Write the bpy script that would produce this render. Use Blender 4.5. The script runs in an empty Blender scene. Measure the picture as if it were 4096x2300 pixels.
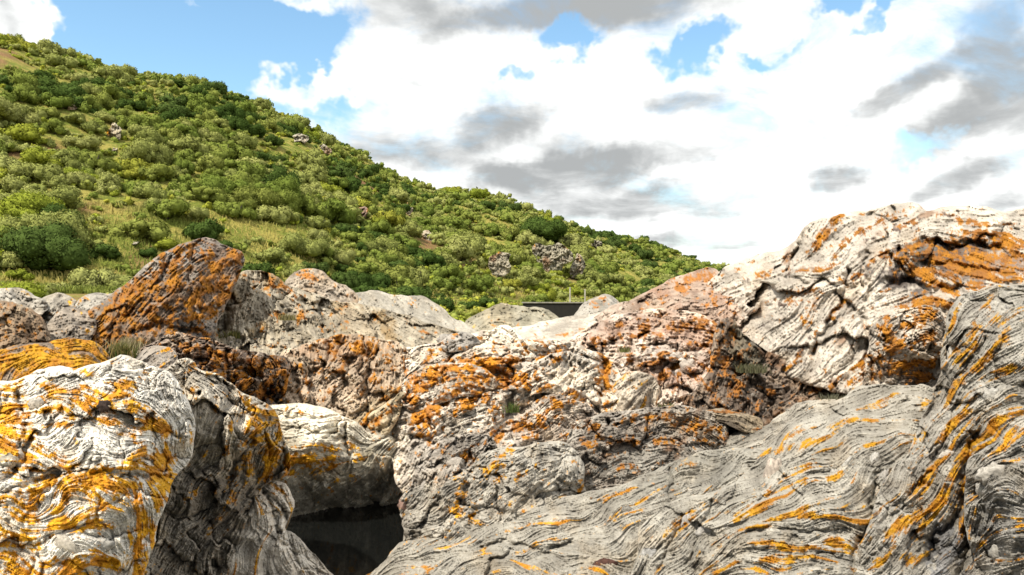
import bpy, math
import numpy as np
from mathutils import Vector

# ------------------------------------------------------------------ camera
scn = bpy.context.scene
C = scn.collection
W, HH, F = 1024.0, 575.0, 796.0
CX, CY = 512.0, 287.5
EYE = 2.6                                   # metres above the rock pool
cam = bpy.data.cameras.new('camera')
cam.sensor_width = 36.0
cam.lens = 36.0 * F / W
cam.clip_start = 0.05
cam.clip_end = 6000
cam_o = bpy.data.objects.new('camera', cam)
cam_o.location = (0, 0, EYE)
cam_o.rotation_euler = (math.radians(90), 0, 0)
C.objects.link(cam_o)
scn.camera = cam_o

# ------------------------------------------------------------------ light
SUN_EL, SUN_AZ = math.radians(55), math.radians(-136)     # azimuth clockwise from +Y
sd = Vector((math.sin(SUN_AZ) * math.cos(SUN_EL), math.cos(SUN_AZ) * math.cos(SUN_EL), math.sin(SUN_EL)))
sun = bpy.data.lights.new('sun', 'SUN')
sun.energy = 4.0
sun.angle = math.radians(1.2)
sun.color = (1.0, 0.93, 0.81)
sun_o = bpy.data.objects.new('sun', sun)
sun_o.rotation_euler = sd.to_track_quat('Z', 'Y').to_euler()
sun_o.location = (-20, -10, 40)
C.objects.link(sun_o)

scn.view_settings.view_transform = 'Standard'
scn.view_settings.look = 'None'
scn.view_settings.exposure = 0.52
scn.view_settings.gamma = 1.0
scn.view_settings.use_curve_mapping = False
scn.cycles.max_bounces = 5
scn.cycles.diffuse_bounces = 2
scn.cycles.glossy_bounces = 2
scn.cycles.transparent_max_bounces = 4

# ------------------------------------------------------------------ node helper
class NT:
    def __init__(s, tree):
        s.t = tree; s.n = tree.nodes; s.l = tree.links
    def new(s, typ, **kw):
        nd = s.n.new(typ)
        for k, v in kw.items():
            setattr(nd, k, v)
        return nd
    def put(s, sock, v):
        if isinstance(v, bpy.types.NodeSocket):
            s.l.new(v, sock)
        else:
            sock.default_value = v
    def math(s, op, a, b=None, c=None, clamp=False):
        nd = s.new('ShaderNodeMath', operation=op, use_clamp=clamp)
        for i, v in enumerate((a, b, c)):
            if v is not None:
                s.put(nd.inputs[i], v)
        return nd.outputs[0]
    def vmath(s, op, a, b=None):
        nd = s.new('ShaderNodeVectorMath', operation=op)
        s.put(nd.inputs[0], a)
        if b is not None:
            s.put(nd.inputs[1], b)
        return nd.outputs['Value'] if op in ('LENGTH', 'DOT_PRODUCT') else nd.outputs[0]
    def smooth(s, v, a, b, lo=0.0, hi=1.0):
        nd = s.new('ShaderNodeMapRange', interpolation_type='SMOOTHSTEP')
        s.put(nd.inputs[0], v)
        for i, k in enumerate((a, b, lo, hi)):
            s.put(nd.inputs[i + 1], k)
        return nd.outputs[0]
    def lin(s, v, a, b, lo, hi):
        nd = s.new('ShaderNodeMapRange')
        s.put(nd.inputs[0], v)
        for i, k in enumerate((a, b, lo, hi)):
            s.put(nd.inputs[i + 1], k)
        return nd.outputs[0]
    def noise(s, vec, scale, detail=4, rough=0.55, dist=0.0, col=False):
        nd = s.new('ShaderNodeTexNoise')
        if vec is not None:
            s.l.new(vec, nd.inputs['Vector'])
        nd.inputs['Scale'].default_value = scale
        nd.inputs['Detail'].default_value = detail
        nd.inputs['Roughness'].default_value = rough
        nd.inputs['Distortion'].default_value = dist
        return nd.outputs['Color' if col else 'Fac']
    def mix(s, fac, a, b, blend='MIX'):
        nd = s.new('ShaderNodeMix', data_type='RGBA', blend_type=blend)
        s.put(nd.inputs[0], fac)
        for i, v in ((6, a), (7, b)):
            s.put(nd.inputs[i], v if isinstance(v, bpy.types.NodeSocket) else (v[0], v[1], v[2], 1.0))
        return nd.outputs[2]

# ------------------------------------------------------------------ sky
world = bpy.data.worlds.new('World')
scn.world = world
world.use_nodes = True
world.node_tree.nodes.clear()
w = NT(world.node_tree)
tc = w.new('ShaderNodeTexCoord').outputs['Generated']
sky = w.new('ShaderNodeTexSky', sky_type='NISHITA', sun_disc=False)
sky.sun_elevation = SUN_EL
sky.sun_rotation = SUN_AZ % (2 * math.pi)
sky.air_density = 1.0
sky.dust_density = 0.6
sky.ozone_density = 1.5
sx = w.new('ShaderNodeSeparateXYZ'); w.l.new(tc, sx.inputs[0])
az = w.math('ARCTAN2', sx.outputs[0], sx.outputs[1])
el = w.math('ARCSINE', sx.outputs[2])
pc = w.new('ShaderNodeCombineXYZ'); w.l.new(az, pc.inputs[0]); w.l.new(el, pc.inputs[1])
P = pc.outputs[0]
# warp so that cloud edges curl
wn = w.noise(tc, 7.0, 5, 0.6, col=True)
wv = w.vmath('SUBTRACT', wn, (0.5, 0.5, 0.5))
wsc = w.new('ShaderNodeVectorMath', operation='SCALE'); w.l.new(wv, wsc.inputs[0]); wsc.inputs['Scale'].default_value = 0.20
wn2 = w.noise(tc, 24.0, 3, 0.6, col=True)
ws2 = w.new('ShaderNodeVectorMath', operation='SCALE'); w.l.new(w.vmath('SUBTRACT', wn2, (0.5, 0.5, 0.5)), ws2.inputs[0]); ws2.inputs['Scale'].default_value = 0.05
Pw = w.vmath('ADD', w.vmath('ADD', P, wsc.outputs[0]), ws2.outputs[0])
def px_dir(x, y):
    u, v = (x - CX) / F, (CY - y) / F
    return math.atan(u), math.atan2(v, math.hypot(1, u))
def blob(x, y, rx, ry, ang=0.0, co=None):
    a, e = px_dir(x, y)
    m = w.new('ShaderNodeMapping', vector_type='TEXTURE')
    w.l.new(co or Pw, m.inputs[0])
    m.inputs['Location'].default_value = (a, e, 0)
    m.inputs['Rotation'].default_value = (0, 0, math.radians(ang))
    m.inputs['Scale'].default_value = (rx / F, ry / F, 1)
    return w.smooth(w.vmath('LENGTH', m.outputs[0]), 0.35, 1.5, 1.0, 0.0)
def total(lst, co=None):
    acc = None
    for b in lst:
        s_ = b[5] if len(b) > 5 else 1.0
        v = blob(*b[:5], co=co)
        if s_ != 1.0:
            v = w.math('MULTIPLY', v, s_)
        acc = v if acc is None else w.math('ADD', acc, v)
    return acc
# dome-plane coordinates for the drifting cloud deck
zz = w.math('ADD', w.math('MAXIMUM', sx.outputs[2], 0.0), 0.22)
dk = w.new('ShaderNodeCombineXYZ')
w.l.new(w.math('DIVIDE', sx.outputs[0], zz), dk.inputs[0])
w.l.new(w.math('DIVIDE', sx.outputs[1], zz), dk.inputs[1])
deck = w.noise(dk.outputs[0], 1.1, 6, 0.58, 0.3)
blue = total([(190, 40, 165, 62, -8, 1.25), (120, 90, 60, 30, -20, .7), (325, 50, 45, 30, -30, .5),
              (560, 48, 42, 17, -8, .85), (708, 50, 34, 17, 22, .95), (848, 6, 26, 16, 0, 1.0),
              (872, 42, 13, 9, 0, .6), (935, 148, 34, 13, 10, .6), (497, 83, 14, 9, 0, .5),
              (775, 72, 22, 7, 0, .45), (1010, 300, 40, 14, 0, .5)])
white = total([(45, 45, 42, 26, -25, 1.3), (20, 14, 45, 26, 0, .9), (80, 62, 20, 14, -40, .5),
               (300, 92, 62, 17, 12, .95), (352, 70, 34, 24, 20, .7), (420, 90, 60, 24, 0, .5), (205, 2, 26, 6, -25, .5), (300, 8, 22, 10, -30, .6)])
cov = w.math('ADD', w.lin(deck, 0.25, 0.75, 0.15, 0.95), w.math('SUBTRACT', white, blue))
wisp = w.noise(w.vmath('MULTIPLY', tc, (1.0, 1.0, 1.7)), 9.0, 6, 0.62, 0.6)
cov = w.math('ADD', cov, w.lin(wisp, 0.25, 0.75, -0.42, 0.42))
alpha = w.smooth(cov, -0.2, 0.62)
Ps = w.vmath('ADD', P, w.vmath('MULTIPLY', wsc.outputs[0], (0.9, 0.45, 0.0)))
shade = total([(570, 6, 150, 26, 0, 1.15), (480, 24, 60, 18, 10, .5), (395, 20, 60, 24, -20, .5), (500, 128, 52, 20, 12, .8),
               (455, 158, 75, 20, -8, .75), (590, 168, 130, 17, 6, .9), (580, 150, 30, 16, 0, .4), (640, 205, 110, 17, -3, .8),
               (690, 108, 34, 15, 0, .75), (1005, 42, 30, 40, 10, 1.05), (1000, 116, 58, 26, 12, .9), (910, 86, 52, 14, 22, .85),
               (842, 180, 26, 13, 0, .8), (955, 186, 55, 14, 16, .75), (690, 240, 70, 10, 0, .6), (375, 132, 45, 30, 0, .4),
               (400, 95, 30, 15, 0, .35), (10, 20, 30, 20, 0, .5), (1010, 210, 40, 10, 10, .5)], Ps)
d2 = w.noise(dk.outputs[0], 3.2, 6, 0.6, 0.4)
sh = w.smooth(w.math('ADD', shade, w.lin(d2, 0.3, 0.7, -0.34, 0.42)), 0.05, 1.1)
ccol = w.mix(sh, (0.84, 0.85, 0.84), (0.33, 0.342, 0.345))
skyv = w.new('ShaderNodeVectorMath', operation='SCALE')
w.l.new(sky.outputs[0], skyv.inputs[0]); skyv.inputs['Scale'].default_value = 0.165
# keep clouds out of the lower hemisphere's noise: ground bounce there is the real terrain
bg = w.new('ShaderNodeBackground')
w.l.new(w.mix(alpha, w.vmath('MULTIPLY', skyv.outputs[0], (0.84, 0.98, 0.94)), ccol), bg.inputs[0])
bg.inputs[1].default_value = 1.0
world.cycles.sampling_method = 'MANUAL'
world.cycles.sample_map_resolution = 512
wo = w.new('ShaderNodeOutputWorld'); w.l.new(bg.outputs[0], wo.inputs[0])

# ------------------------------------------------------------------ numpy noise
def perlin(x, y, seed=0):
    rng = np.random.RandomState(seed)
    p = rng.permutation(512); p = np.concatenate([p, p])
    ga = rng.rand(512) * 2 * np.pi; gx, gy = np.cos(ga), np.sin(ga)
    xi = np.floor(x).astype(int); yi = np.floor(y).astype(int)
    xf = x - xi; yf = y - yi; xi &= 511; yi &= 511
    u = xf ** 3 * (xf * (xf * 6 - 15) + 10); v = yf ** 3 * (yf * (yf * 6 - 15) + 10)
    def g(a, b, dx, dy):
        h = p[p[(xi + a) & 511] + ((yi + b) & 511)]
        return gx[h] * dx + gy[h] * dy
    a = g(0, 0, xf, yf); b = g(1, 0, xf - 1, yf); c = g(0, 1, xf, yf - 1); d = g(1, 1, xf - 1, yf - 1)
    return (a + u * (b - a)) * (1 - v) + (c + u * (d - c)) * v * 1.0
def fbm(x, y, scale, octv=4, seed=0, gain=0.5):
    o = np.zeros(np.shape(x)); amp = 1.0; f = 1.0 / scale; tot = 0
    for i in range(octv):
        ca_, sa_ = math.cos(.5 + .9 * i), math.sin(.5 + .9 * i)
        o += amp * perlin((x * ca_ - y * sa_) * f + 17.3 * i, (x * sa_ + y * ca_) * f + 9.1 * i, seed + i); tot += amp * amp; amp *= gain; f *= 2
    return o / (0.28 * math.sqrt(tot))
def worley(x, y, scale, seed=0):
    """F1, F2-F1, cell id, facet ramp"""
    rng = np.random.RandomState(seed)
    jx = rng.rand(64, 64); jy = rng.rand(64, 64); th = rng.rand(64, 64) * 2 * np.pi
    X, Y = x / scale, y / scale
    xi = np.floor(X).astype(int); yi = np.floor(Y).astype(int)
    f1 = np.full(X.shape, 9.0); f2 = f1.copy(); cid = np.zeros(X.shape); ramp = np.zeros(X.shape)
    for a in (-1, 0, 1):
        for b in (-1, 0, 1):
            cx, cy = xi + a, yi + b
            q = (cx & 63, cy & 63)
            dx, dy = cx + jx[q] - X, cy + jy[q] - Y
            d = np.hypot(dx, dy)
            m = d < f1
            f2 = np.where(m, f1, np.minimum(f2, d))
            cid = np.where(m, jx[q], cid); ramp = np.where(m, dx * np.cos(th[q]) + dy * np.sin(th[q]), ramp)
            f1 = np.where(m, d, f1)
    return f1, f2 - f1, cid, ramp
def sstep(v, a, b):
    t = np.clip((v - a) / (b - a), 0, 1)
    return t * t * (3 - 2 * t)
def tps(ctrl):
    c = np.array(ctrl, float); n = len(c)
    if n < 3:
        return lambda x, y: np.full(np.shape(x), c[:, 2].mean())
    xy = c[:, :2] / 100.0
    def U(r2):
        return 0.5 * r2 * np.log(np.maximum(r2, 1e-9))
    K = U(((xy[:, None] - xy[None]) ** 2).sum(-1)) + np.eye(n) * 1e-3
    Pm = np.c_[np.ones(n), xy]
    A = np.zeros((n + 3, n + 3)); A[:n, :n] = K; A[:n, n:] = Pm; A[n:, :n] = Pm.T
    s = np.linalg.lstsq(A, np.r_[c[:, 2], 0, 0, 0], rcond=None)[0]
    def f(x, y):
        x = np.asarray(x) / 100.0; y = np.asarray(y) / 100.0
        o = s[n] + s[n + 1] * x + s[n + 2] * y
        for i in range(n):
            o = o + s[i] * U((x - xy[i, 0]) ** 2 + (y - xy[i, 1]) ** 2)
        return o
    return f
def at(x, y, d):
    return Vector(((x - CX) / F * d, d, EYE + (CY - y) / F * d))

# ------------------------------------------------------------------ object helpers
def mesh_np(name, V, faces, smooth=True):
    """V (n,3); faces list of int arrays (k,3) or (k,4)"""
    me = bpy.data.meshes.new(name)
    faces = [f for f in faces if len(f)]
    loops = np.concatenate([f.ravel() for f in faces]).astype(np.int32)
    cnt = np.concatenate([np.full(len(f), f.shape[1], np.int32) for f in faces])
    st = np.concatenate([[0], np.cumsum(cnt)[:-1]]).astype(np.int32)
    me.vertices.add(len(V)); me.vertices.foreach_set('co', np.ascontiguousarray(V, np.float32).ravel())
    me.loops.add(len(loops)); me.loops.foreach_set('vertex_index', loops)
    me.polygons.add(len(cnt)); me.polygons.foreach_set('loop_start', st)
    me.polygons.foreach_set('use_smooth', np.full(len(cnt), smooth))
    me.update(calc_edges=True)
    return me
def col_attr(me, name, col):
    a = me.attributes.new(name, 'FLOAT_COLOR', 'POINT')
    c = np.ones((len(me.vertices), 4), np.float32); c[:, :3] = col
    a.data.foreach_set('color', c.ravel())
def link(name, data, mat=None, parent=None):
    o = bpy.data.objects.new(name, data); C.objects.link(o)
    if mat is not None and data is not None and not data.materials:
        data.materials.append(mat)
    if parent is not None:
        o.parent = parent
    return o
def tag(o, label=None, cat=None, group=None, kind=None):
    for k, v in (('label', label), ('category', cat), ('group', group), ('kind', kind)):
        if v: o[k] = v
    return o
def new_mat(name):
    m = bpy.data.materials.new(name); m.use_nodes = True
    m.node_tree.nodes.clear()
    t = NT(m.node_tree)
    b = t.new('ShaderNodeBsdfPrincipled'); o = t.new('ShaderNodeOutputMaterial')
    t.l.new(b.outputs[0], o.inputs[0])
    return m, t, b, o

# ------------------------------------------------------------------ materials
def rock_material(name, px_m, rough=0.88):
    """px_m: size in metres of a grain; colour comes from mineral / lichen attribute"""
    m, t, b, o = new_mat(name)
    at_ = t.new('ShaderNodeAttribute'); at_.attribute_name = 'mineral'
    geo = t.new('ShaderNodeNewGeometry').outputs['Position']
    g1 = t.noise(geo, 0.28 / px_m, 5, 0.7)
    g2 = t.noise(geo, 0.05 / px_m, 4, 0.6)
    v = t.math('MULTIPLY', t.lin(g1, 0.3, 0.7, 0.72, 1.24), t.lin(g2, 0.3, 0.7, 0.88, 1.1))
    sc = t.new('ShaderNodeVectorMath', operation='SCALE')
    t.l.new(at_.outputs['Color'], sc.inputs[0]); t.l.new(v, sc.inputs['Scale'])
    # dark crustose specks
    g3 = t.noise(geo, 0.4 / px_m, 2, 0.5)
    spk = t.smooth(g3, 0.66, 0.72, 0.0, 0.75)
    t.l.new(t.mix(spk, sc.outputs[0], (0.035, 0.03, 0.025)), b.inputs['Base Color'])
    b.inputs['Roughness'].default_value = rough
    b.inputs['Specular IOR Level'].default_value = 0.25
    bp = t.new('ShaderNodeBump'); bp.inputs['Strength'].default_value = 0.8
    bp.inputs['Distance'].default_value = px_m * 1.6
    t.l.new(t.math('ADD', g1, t.math('MULTIPLY', g2, 2.0)), bp.inputs['Height'])
    t.l.new(bp.outputs[0], b.inputs['Normal'])
    return m
ROCK_MATS = {}
def rock_mat(d):
    k = 4 if d < 5 else 6 if d < 8 else 10 if d < 13 else 18 if d < 22 else 40
    if k not in ROCK_MATS:
        ROCK_MATS[k] = rock_material('weathered_schist_%d' % k, k / F)
    return ROCK_MATS[k]

# ------------------------------------------------------------------ rock builder
YEL = np.array((0.66, 0.34, 0.014)); ORA = np.array((0.46, 0.188, 0.013)); RUS = np.array((0.29, 0.116, 0.022))
BRN = np.array((0.20, 0.10, 0.045))
BASE_PTS = []; ROCKS = {}
def chaikin(p, n=2):
    for _ in range(n):
        q = np.roll(p, -1, 0)
        p = np.stack([p * .75 + q * .25, p * .25 + q * .75], 1).reshape(-1, 2)
    return p
def build_rock(name, label, outline, depth, flow, lichen=(), cracks=(), light=(0.50, 0.48, 0.44), dark=(0.20, 0.19, 0.175),
               lump=(3.0, 40.0), blocks=None, fol=(1.6, 1.6, 0.8), rim=14.0, roll=1.3, thick=1.0, seed=1, g=1.0,
               pal=(YEL, ORA), stain=0.0, stain_col=BRN, edge=1.0, swirl=18, crust_shade=(), big=None, iso=False, plates=False, category='rock', bands=0.75, litb=0.0, balance=0.0):
    if g == 1.0 and np.mean([q_[2] for q_ in depth]) < 9.4: g = 0.75
    rim = rim * 0.5
    out = chaikin(np.array(outline, float), 1)
    # natural jag of the outline
    seg = np.roll(out, -1, 0) - out
    L = np.hypot(seg[:, 0], seg[:, 1]); cum = np.r_[0, np.cumsum(L)]
    n = max(24, int(cum[-1] / 3.2)); s = np.linspace(0, cum[-1], n, endpoint=False)
    ox = np.interp(s, cum, np.r_[out[:, 0], out[0, 0]]); oy = np.interp(s, cum, np.r_[out[:, 1], out[0, 1]])
    tx = np.roll(ox, -1) - np.roll(ox, 1); ty = np.roll(oy, -1) - np.roll(oy, 1); tl = np.hypot(tx, ty) + 1e-6
    j = edge * (1.0 * fbm(s, s * 0 + seed, 26, 4, seed + 5, .6))
    ox = ox + ty / tl * j; oy = oy - tx / tl * j
    x0, x1, y0, y1 = ox.min() - 2, ox.max() + 2, oy.min() - 2, oy.max() + 2
    gx = np.arange(x0, x1, g); gy = np.arange(y0, y1, g)
    X, Y = np.meshgrid(gx, gy); sh = X.shape
    # inside test, signed distance
    inside = np.zeros(sh, bool); dist = np.full(sh, 1e9); nx_ = np.zeros(sh); ny_ = np.zeros(sh)
    bx, by = np.roll(ox, -1), np.roll(oy, -1)
    for i in range(n):
        ax, ay, cx, cy = ox[i], oy[i], bx[i], by[i]
        if ay != cy:
            r0 = np.searchsorted(gy, min(ay, cy)); r1 = np.searchsorted(gy, max(ay, cy))
            if r1 > r0:
                xs = ax + (gy[r0:r1] - ay) / (cy - ay) * (cx - ax)
                inside[r0:r1] ^= gx[None, :] < xs[:, None]
        # local window only
        R = rim + 6
        c0 = np.searchsorted(gx, min(ax, cx) - R); c1 = np.searchsorted(gx, max(ax, cx) + R)
        r0 = np.searchsorted(gy, min(ay, cy) - R); r1 = np.searchsorted(gy, max(ay, cy) + R)
        if c1 <= c0 or r1 <= r0: continue
        wx, wy = X[r0:r1, c0:c1], Y[r0:r1, c0:c1]
        dx, dy = cx - ax, cy - ay
        tt = np.clip(((wx - ax) * dx + (wy - ay) * dy) / (dx * dx + dy * dy + 1e-9), 0, 1)
        qx, qy = ax + tt * dx, ay + tt * dy
        d = np.hypot(wx - qx, wy - qy)
        dd = dist[r0:r1, c0:c1]; m = d < dd
        dd[m] = d[m]; nx_[r0:r1, c0:c1][m] = qx[m]; ny_[r0:r1, c0:c1][m] = qy[m]
    if np.mean([q_[2] for q_ in depth]) < 7.6:
        fol = (fol[0] * 1.1, fol[1] * 1.2, fol[2] * 1.1)
    rng = np.random.RandomState(seed)
    # foliation direction field
    fl = np.array(flow, float); a2 = np.radians(fl[:, 2]) * 2
    wsum = 0; c2 = 0; s2 = 0
    for i in range(len(fl)):
        wgt = 1.0 / ((X - fl[i, 0]) ** 2 + (Y - fl[i, 1]) ** 2 + 120.0) ** 1.25
        c2 = c2 + wgt * np.cos(a2[i]); s2 = s2 + wgt * np.sin(a2[i])
    ang = 0.5 * np.arctan2(s2, c2) + np.radians(swirl) * fbm(X, Y, 34, 2, seed + 11)
    vx, vy = np.cos(ang), -np.sin(ang)
    def lic(sc, length):
        nz = rng.randn(*sh)
        if sc > 1.3:
            nz = fbm(X + seed * 91, Y, sc * 1.6, 2, seed + int(sc * 7))
        iy, ix = np.mgrid[0:sh[0], 0:sh[1]].astype(float)
        acc = nz.copy()
        for sg in (1, -1):
            pxx, pyy = ix.copy(), iy.copy(); pvx, pvy = vx * sg, vy * sg
            for k in range(length):
                jx = np.clip(np.rint(pxx), 0, sh[1] - 1).astype(int); jy = np.clip(np.rint(pyy), 0, sh[0] - 1).astype(int)
                ux, uy = vx[jy, jx], vy[jy, jx]
                f = np.where(ux * pvx + uy * pvy < 0, -1.0, 1.0)
                pvx, pvy = ux * f, uy * f
                stp = 1.0 if sc < 4 else 2.0
                pxx += pvx * stp; pyy += pvy * stp
                jx = np.clip(np.rint(pxx), 0, sh[1] - 1).astype(int); jy = np.clip(np.rint(pyy), 0, sh[0] - 1).astype(int)
                acc += nz[jy, jx] * (1 - k / (length + 1.0))
        acc -= acc.mean()
        return acc / (acc.std() + 1e-9)
    lf, lm, lc = lic(1.2, 16), lic(2.6, 34), lic(7.0, 26)
    if blocks:                                # crumbly rock: patchy rather than streaky
        lc = 0.55 * lc + 0.75 * fbm(X, Y, 11, 3, seed + 15); lm = 0.7 * lm + 0.6 * fbm(X, Y, 6, 2, seed + 16)
    # base depth
    D = tps(depth)(X, Y); zc = [q_[2] for q_ in depth]
    D = np.clip(D, min(zc) * 0.9, max(zc) * 1.08)
    s_ = np.clip(dist / rim, 0, 1); s_[~inside] = 0
    D = D + roll * rim * D / F * (1 - np.sqrt(np.clip(1 - (1 - s_) ** 2, 0, 1)))
    # snap outer ring
    Xs, Ys = X.copy(), Y.copy()
    q = inside[:-1, :-1] | inside[1:, :-1] | inside[:-1, 1:] | inside[1:, 1:]
    used = np.zeros(sh, bool)
    for a in (slice(None, -1), slice(1, None)):
        for b in (slice(None, -1), slice(1, None)):
            used[a, b] |= q
    ring = used & ~inside
    Xs[ring] = nx_[ring]; Ys[ring] = ny_[ring]
    Px = (Xs - CX) / F * D; Py = D; Pz = EYE + (CY - Ys) / F * D
    # normals of the base shape from un-snapped grid
    Bx = (X - CX) / F * D; Bz = EYE + (CY - Y) / F * D
    def grad(A):
        return np.gradient(A, axis=1), np.gradient(A, axis=0)
    gxx, gyx = grad(Bx); gxy, gyy = grad(D); gxz, gyz = grad(Bz)
    Nx = gxy * gyz - gxz * gyy; Ny = gxz * gyx - gxx * gyz; Nz = gxx * gyy - gxy * gyx
    nl = np.sqrt(Nx ** 2 + Ny ** 2 + Nz ** 2) + 1e-12
    sgn = np.where((Nx * Bx + Ny * D + Nz * (Bz - EYE)) > 0, -1.0, 1.0)
    Nx, Ny, Nz = Nx / nl * sgn, Ny / nl * sgn, Nz / nl * sgn
    # relief in pixels
    h = lump[0] * fbm(X + seed * 31, Y, lump[1], 3, seed + 21)
    ca, sa = np.cos(np.radians(fl[:, 2].mean())), -np.sin(np.radians(fl[:, 2].mean()))
    blk = None
    if blocks:
        amp, sc, asp = blocks[:3]; ba = math.radians(blocks[3]) if len(blocks) > 3 else 0
        wx = X + 5 * fbm(X, Y, 20, 3, seed + 31); wy = Y + 5 * fbm(X, Y, 20, 3, seed + 37)
        u = (wx * math.cos(ba) - wy * math.sin(ba)) / asp; v = wx * math.sin(ba) + wy * math.cos(ba)
        f1, ed, cid, rp_ = worley(u + seed * 13, v, sc, seed)
        _, ed2, cid2, rp2 = worley(u * 1.3 + 50, v * 1.3, sc * .45, seed + 3)
        h = h + amp * (0.9 * (cid - .5) + 1.3 * rp_ - 0.9 * np.exp(-(ed / .10) ** 2)) + amp * 0.4 * ((cid2 - .5) + 1.2 * rp2 - np.exp(-(ed2 / .13) ** 2))
    if big:
        amp, sc, asp = big[:3]; ba = math.radians(big[3])
        wx = X + 7 * fbm(X, Y, 30, 3, seed + 32); wy = Y + 7 * fbm(X, Y, 30, 3, seed + 38)
        u = (wx * math.cos(ba) - wy * math.sin(ba)) / asp; v = wx * math.sin(ba) + wy * math.cos(ba)
        f1, ed, cid, rp_ = worley(u + seed * 7, v, sc, seed + 9)
        h = h + amp * (1.0 * (cid - .5) + 1.7 * rp_ - 0.55 * np.exp(-(ed / .07) ** 2))
    groove = np.exp(-(lm / 0.22) ** 2)
    gate = sstep(fbm(X, Y, 26, 2, seed + 41), -1.0, 0.8)
    h = h + fol[0] * np.tanh(1.4 * lc) - fol[1] * groove * (0.25 + 0.75 * gate) + 1.35 * fol[2] * (0.7 * lf + 0.55 * fbm(X, Y, 5, 3, seed + 43)) - 0.8 * fol[2] * np.exp(-(lf / 0.2) ** 2)
    crk = np.zeros(sh)
    for cr in cracks:
        pts, wd, dp = cr
        pts = np.array(pts, float)
        wxx = X + 2.0 * fbm(X, Y, 14, 3, seed + 51); wyy = Y + 2.0 * fbm(X, Y, 14, 3, seed + 57)
        best = np.full(sh, 1e9)
        for (ax, ay), (cx, cy) in zip(pts[:-1], pts[1:]):
            dx, dy = cx - ax, cy - ay
            tt = np.clip(((wxx - ax) * dx + (wyy - ay) * dy) / (dx * dx + dy * dy + 1e-9), 0, 1)
            best = np.minimum(best, np.hypot(wxx - ax - tt * dx, wyy - ay - tt * dy))
        k = np.exp(-(best / wd) ** 2)
        h = h - 1.7 * dp * k; crk = np.maximum(crk, k)
    h = h * (0.6 + 0.4 * sstep(s_, 0, 0.5))
    hm = h * D / F
    rl = np.sqrt(Bx ** 2 + D ** 2 + (Bz - EYE) ** 2)
    nv = np.abs(Nx * Bx + Ny * D + Nz * (Bz - EYE)) / rl
    k = 1 - hm / np.clip(nv, 0.45, 1) / rl
    Px = Px * k; Py = Py * k; Pz = EYE + (Pz - EYE) * k
    # mineral colour
    li, dk_ = np.array(light) * np.array((1.05, 1.0, .92)), np.array(dark) * np.array((1.0, .95, .87))
    m = sstep(0.55 * lc * bands + 0.5 * lf * bands + 0.5 * fbm(X, Y, 30, 4, seed + 61) + balance, -1.4, 1.2)
    m = np.clip(m + litb, 0, 1)
    colr = dk_ + (li - dk_) * m[..., None]
    g2_ = np.exp(-(lf / 0.16) ** 2) * sstep(fbm(X, Y, 17, 2, seed + 44), -.6, .9)
    bm = np.clip(np.exp(-(lm / 0.16) ** 2) * (0.35 + 0.65 * gate) * 0.50 + 0.18 * g2_, 0, 1) * min(1.0, bands * 1.15)               # dark mica seams
    colr = colr * (1 - bm[..., None]) + np.array((0.10, 0.088, 0.074)) * bm[..., None]
    warm = sstep(fbm(X, Y, 45, 3, seed + 71), 0.2, 1.8)[..., None] * 0.35
    colr = colr * (1 - warm + warm * np.array((1.08, 0.92, 0.72)))
    if stain:
        st = sstep(fbm(X, Y, 28, 4, seed + 81) + 0.5 * lc + stain, 0.2, 1.6)[..., None] * .75
        colr = colr * (1 - st) + stain_col * st
    for (cx, cy, rx, ry, an, stg, cl) in crust_shade:  # crust and rock tones, on some rocks also overhang shade painted dark
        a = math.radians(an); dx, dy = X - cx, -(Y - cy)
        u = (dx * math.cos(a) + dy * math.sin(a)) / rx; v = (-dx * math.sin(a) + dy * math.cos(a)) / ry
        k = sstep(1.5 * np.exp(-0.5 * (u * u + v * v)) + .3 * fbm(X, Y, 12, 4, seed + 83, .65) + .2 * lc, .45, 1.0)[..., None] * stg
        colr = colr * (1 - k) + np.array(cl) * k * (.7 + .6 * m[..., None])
    Lf = np.full(sh, -0.85)
    tone = np.zeros(sh)
    for p in lichen:
        cx, cy, rx, ry, an = p[:5]; stg = p[5] if len(p) > 5 else 1.0
        a = math.radians(an); dx, dy = X - cx, -(Y - cy)
        u = (dx * math.cos(a) + dy * math.sin(a)) / (rx * 1.25); v = (-dx * math.sin(a) + dy * math.cos(a)) / (ry * 1.25)
        Lf = np.maximum(Lf, -0.85 + 1.68 * stg * np.exp(-0.5 * (u * u + v * v) ** 1.3))
    if plates:
        nz = 0.30 * lc + 0.30 * lm + 0.50 * fbm(X, Y, 17, 4, seed + 91, .6) + 0.16 * fbm(X, Y, 4.5, 2, seed + 93) + 0.14 * lf + 0.16 * rng.randn(*sh) + 0.10
    elif blocks or iso:
        nz = 0.36 * lc + 0.2 * lm + 0.45 * fbm(X, Y, 13, 4, seed + 91, .65) + 0.34 * fbm(X, Y, 4.5, 2, seed + 93) + 0.14 * lf + 0.14 * rng.randn(*sh)
    else:
        nz = 0.56 * lc + 0.36 * lm + 0.30 * fbm(X, Y, 13, 4, seed + 91, .65) + 0.12 * fbm(X, Y, 4.5, 2, seed + 93) + 0.16 * lf + 0.12 * rng.randn(*sh)
    lich = sstep(Lf + nz, 0.15, 0.62)
    tmix = sstep(fbm(X, Y, 16, 3, seed + 95) + 0.4 * lf, -1.2, 1.2)[..., None]
    lcol = (pal[0] * (1 - tmix) + pal[1] * tmix) * (0.82 + 0.36 * rng.rand(*sh))[..., None]
    colr = colr * (1 - lich[..., None]) + lcol * lich[..., None]
    # mesh
    idx = -np.ones(sh, int); idx[used] = np.arange(used.sum())
    V = np.stack([Px[used], Py[used], Pz[used]], 1)
    r, c = np.nonzero(q)
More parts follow.
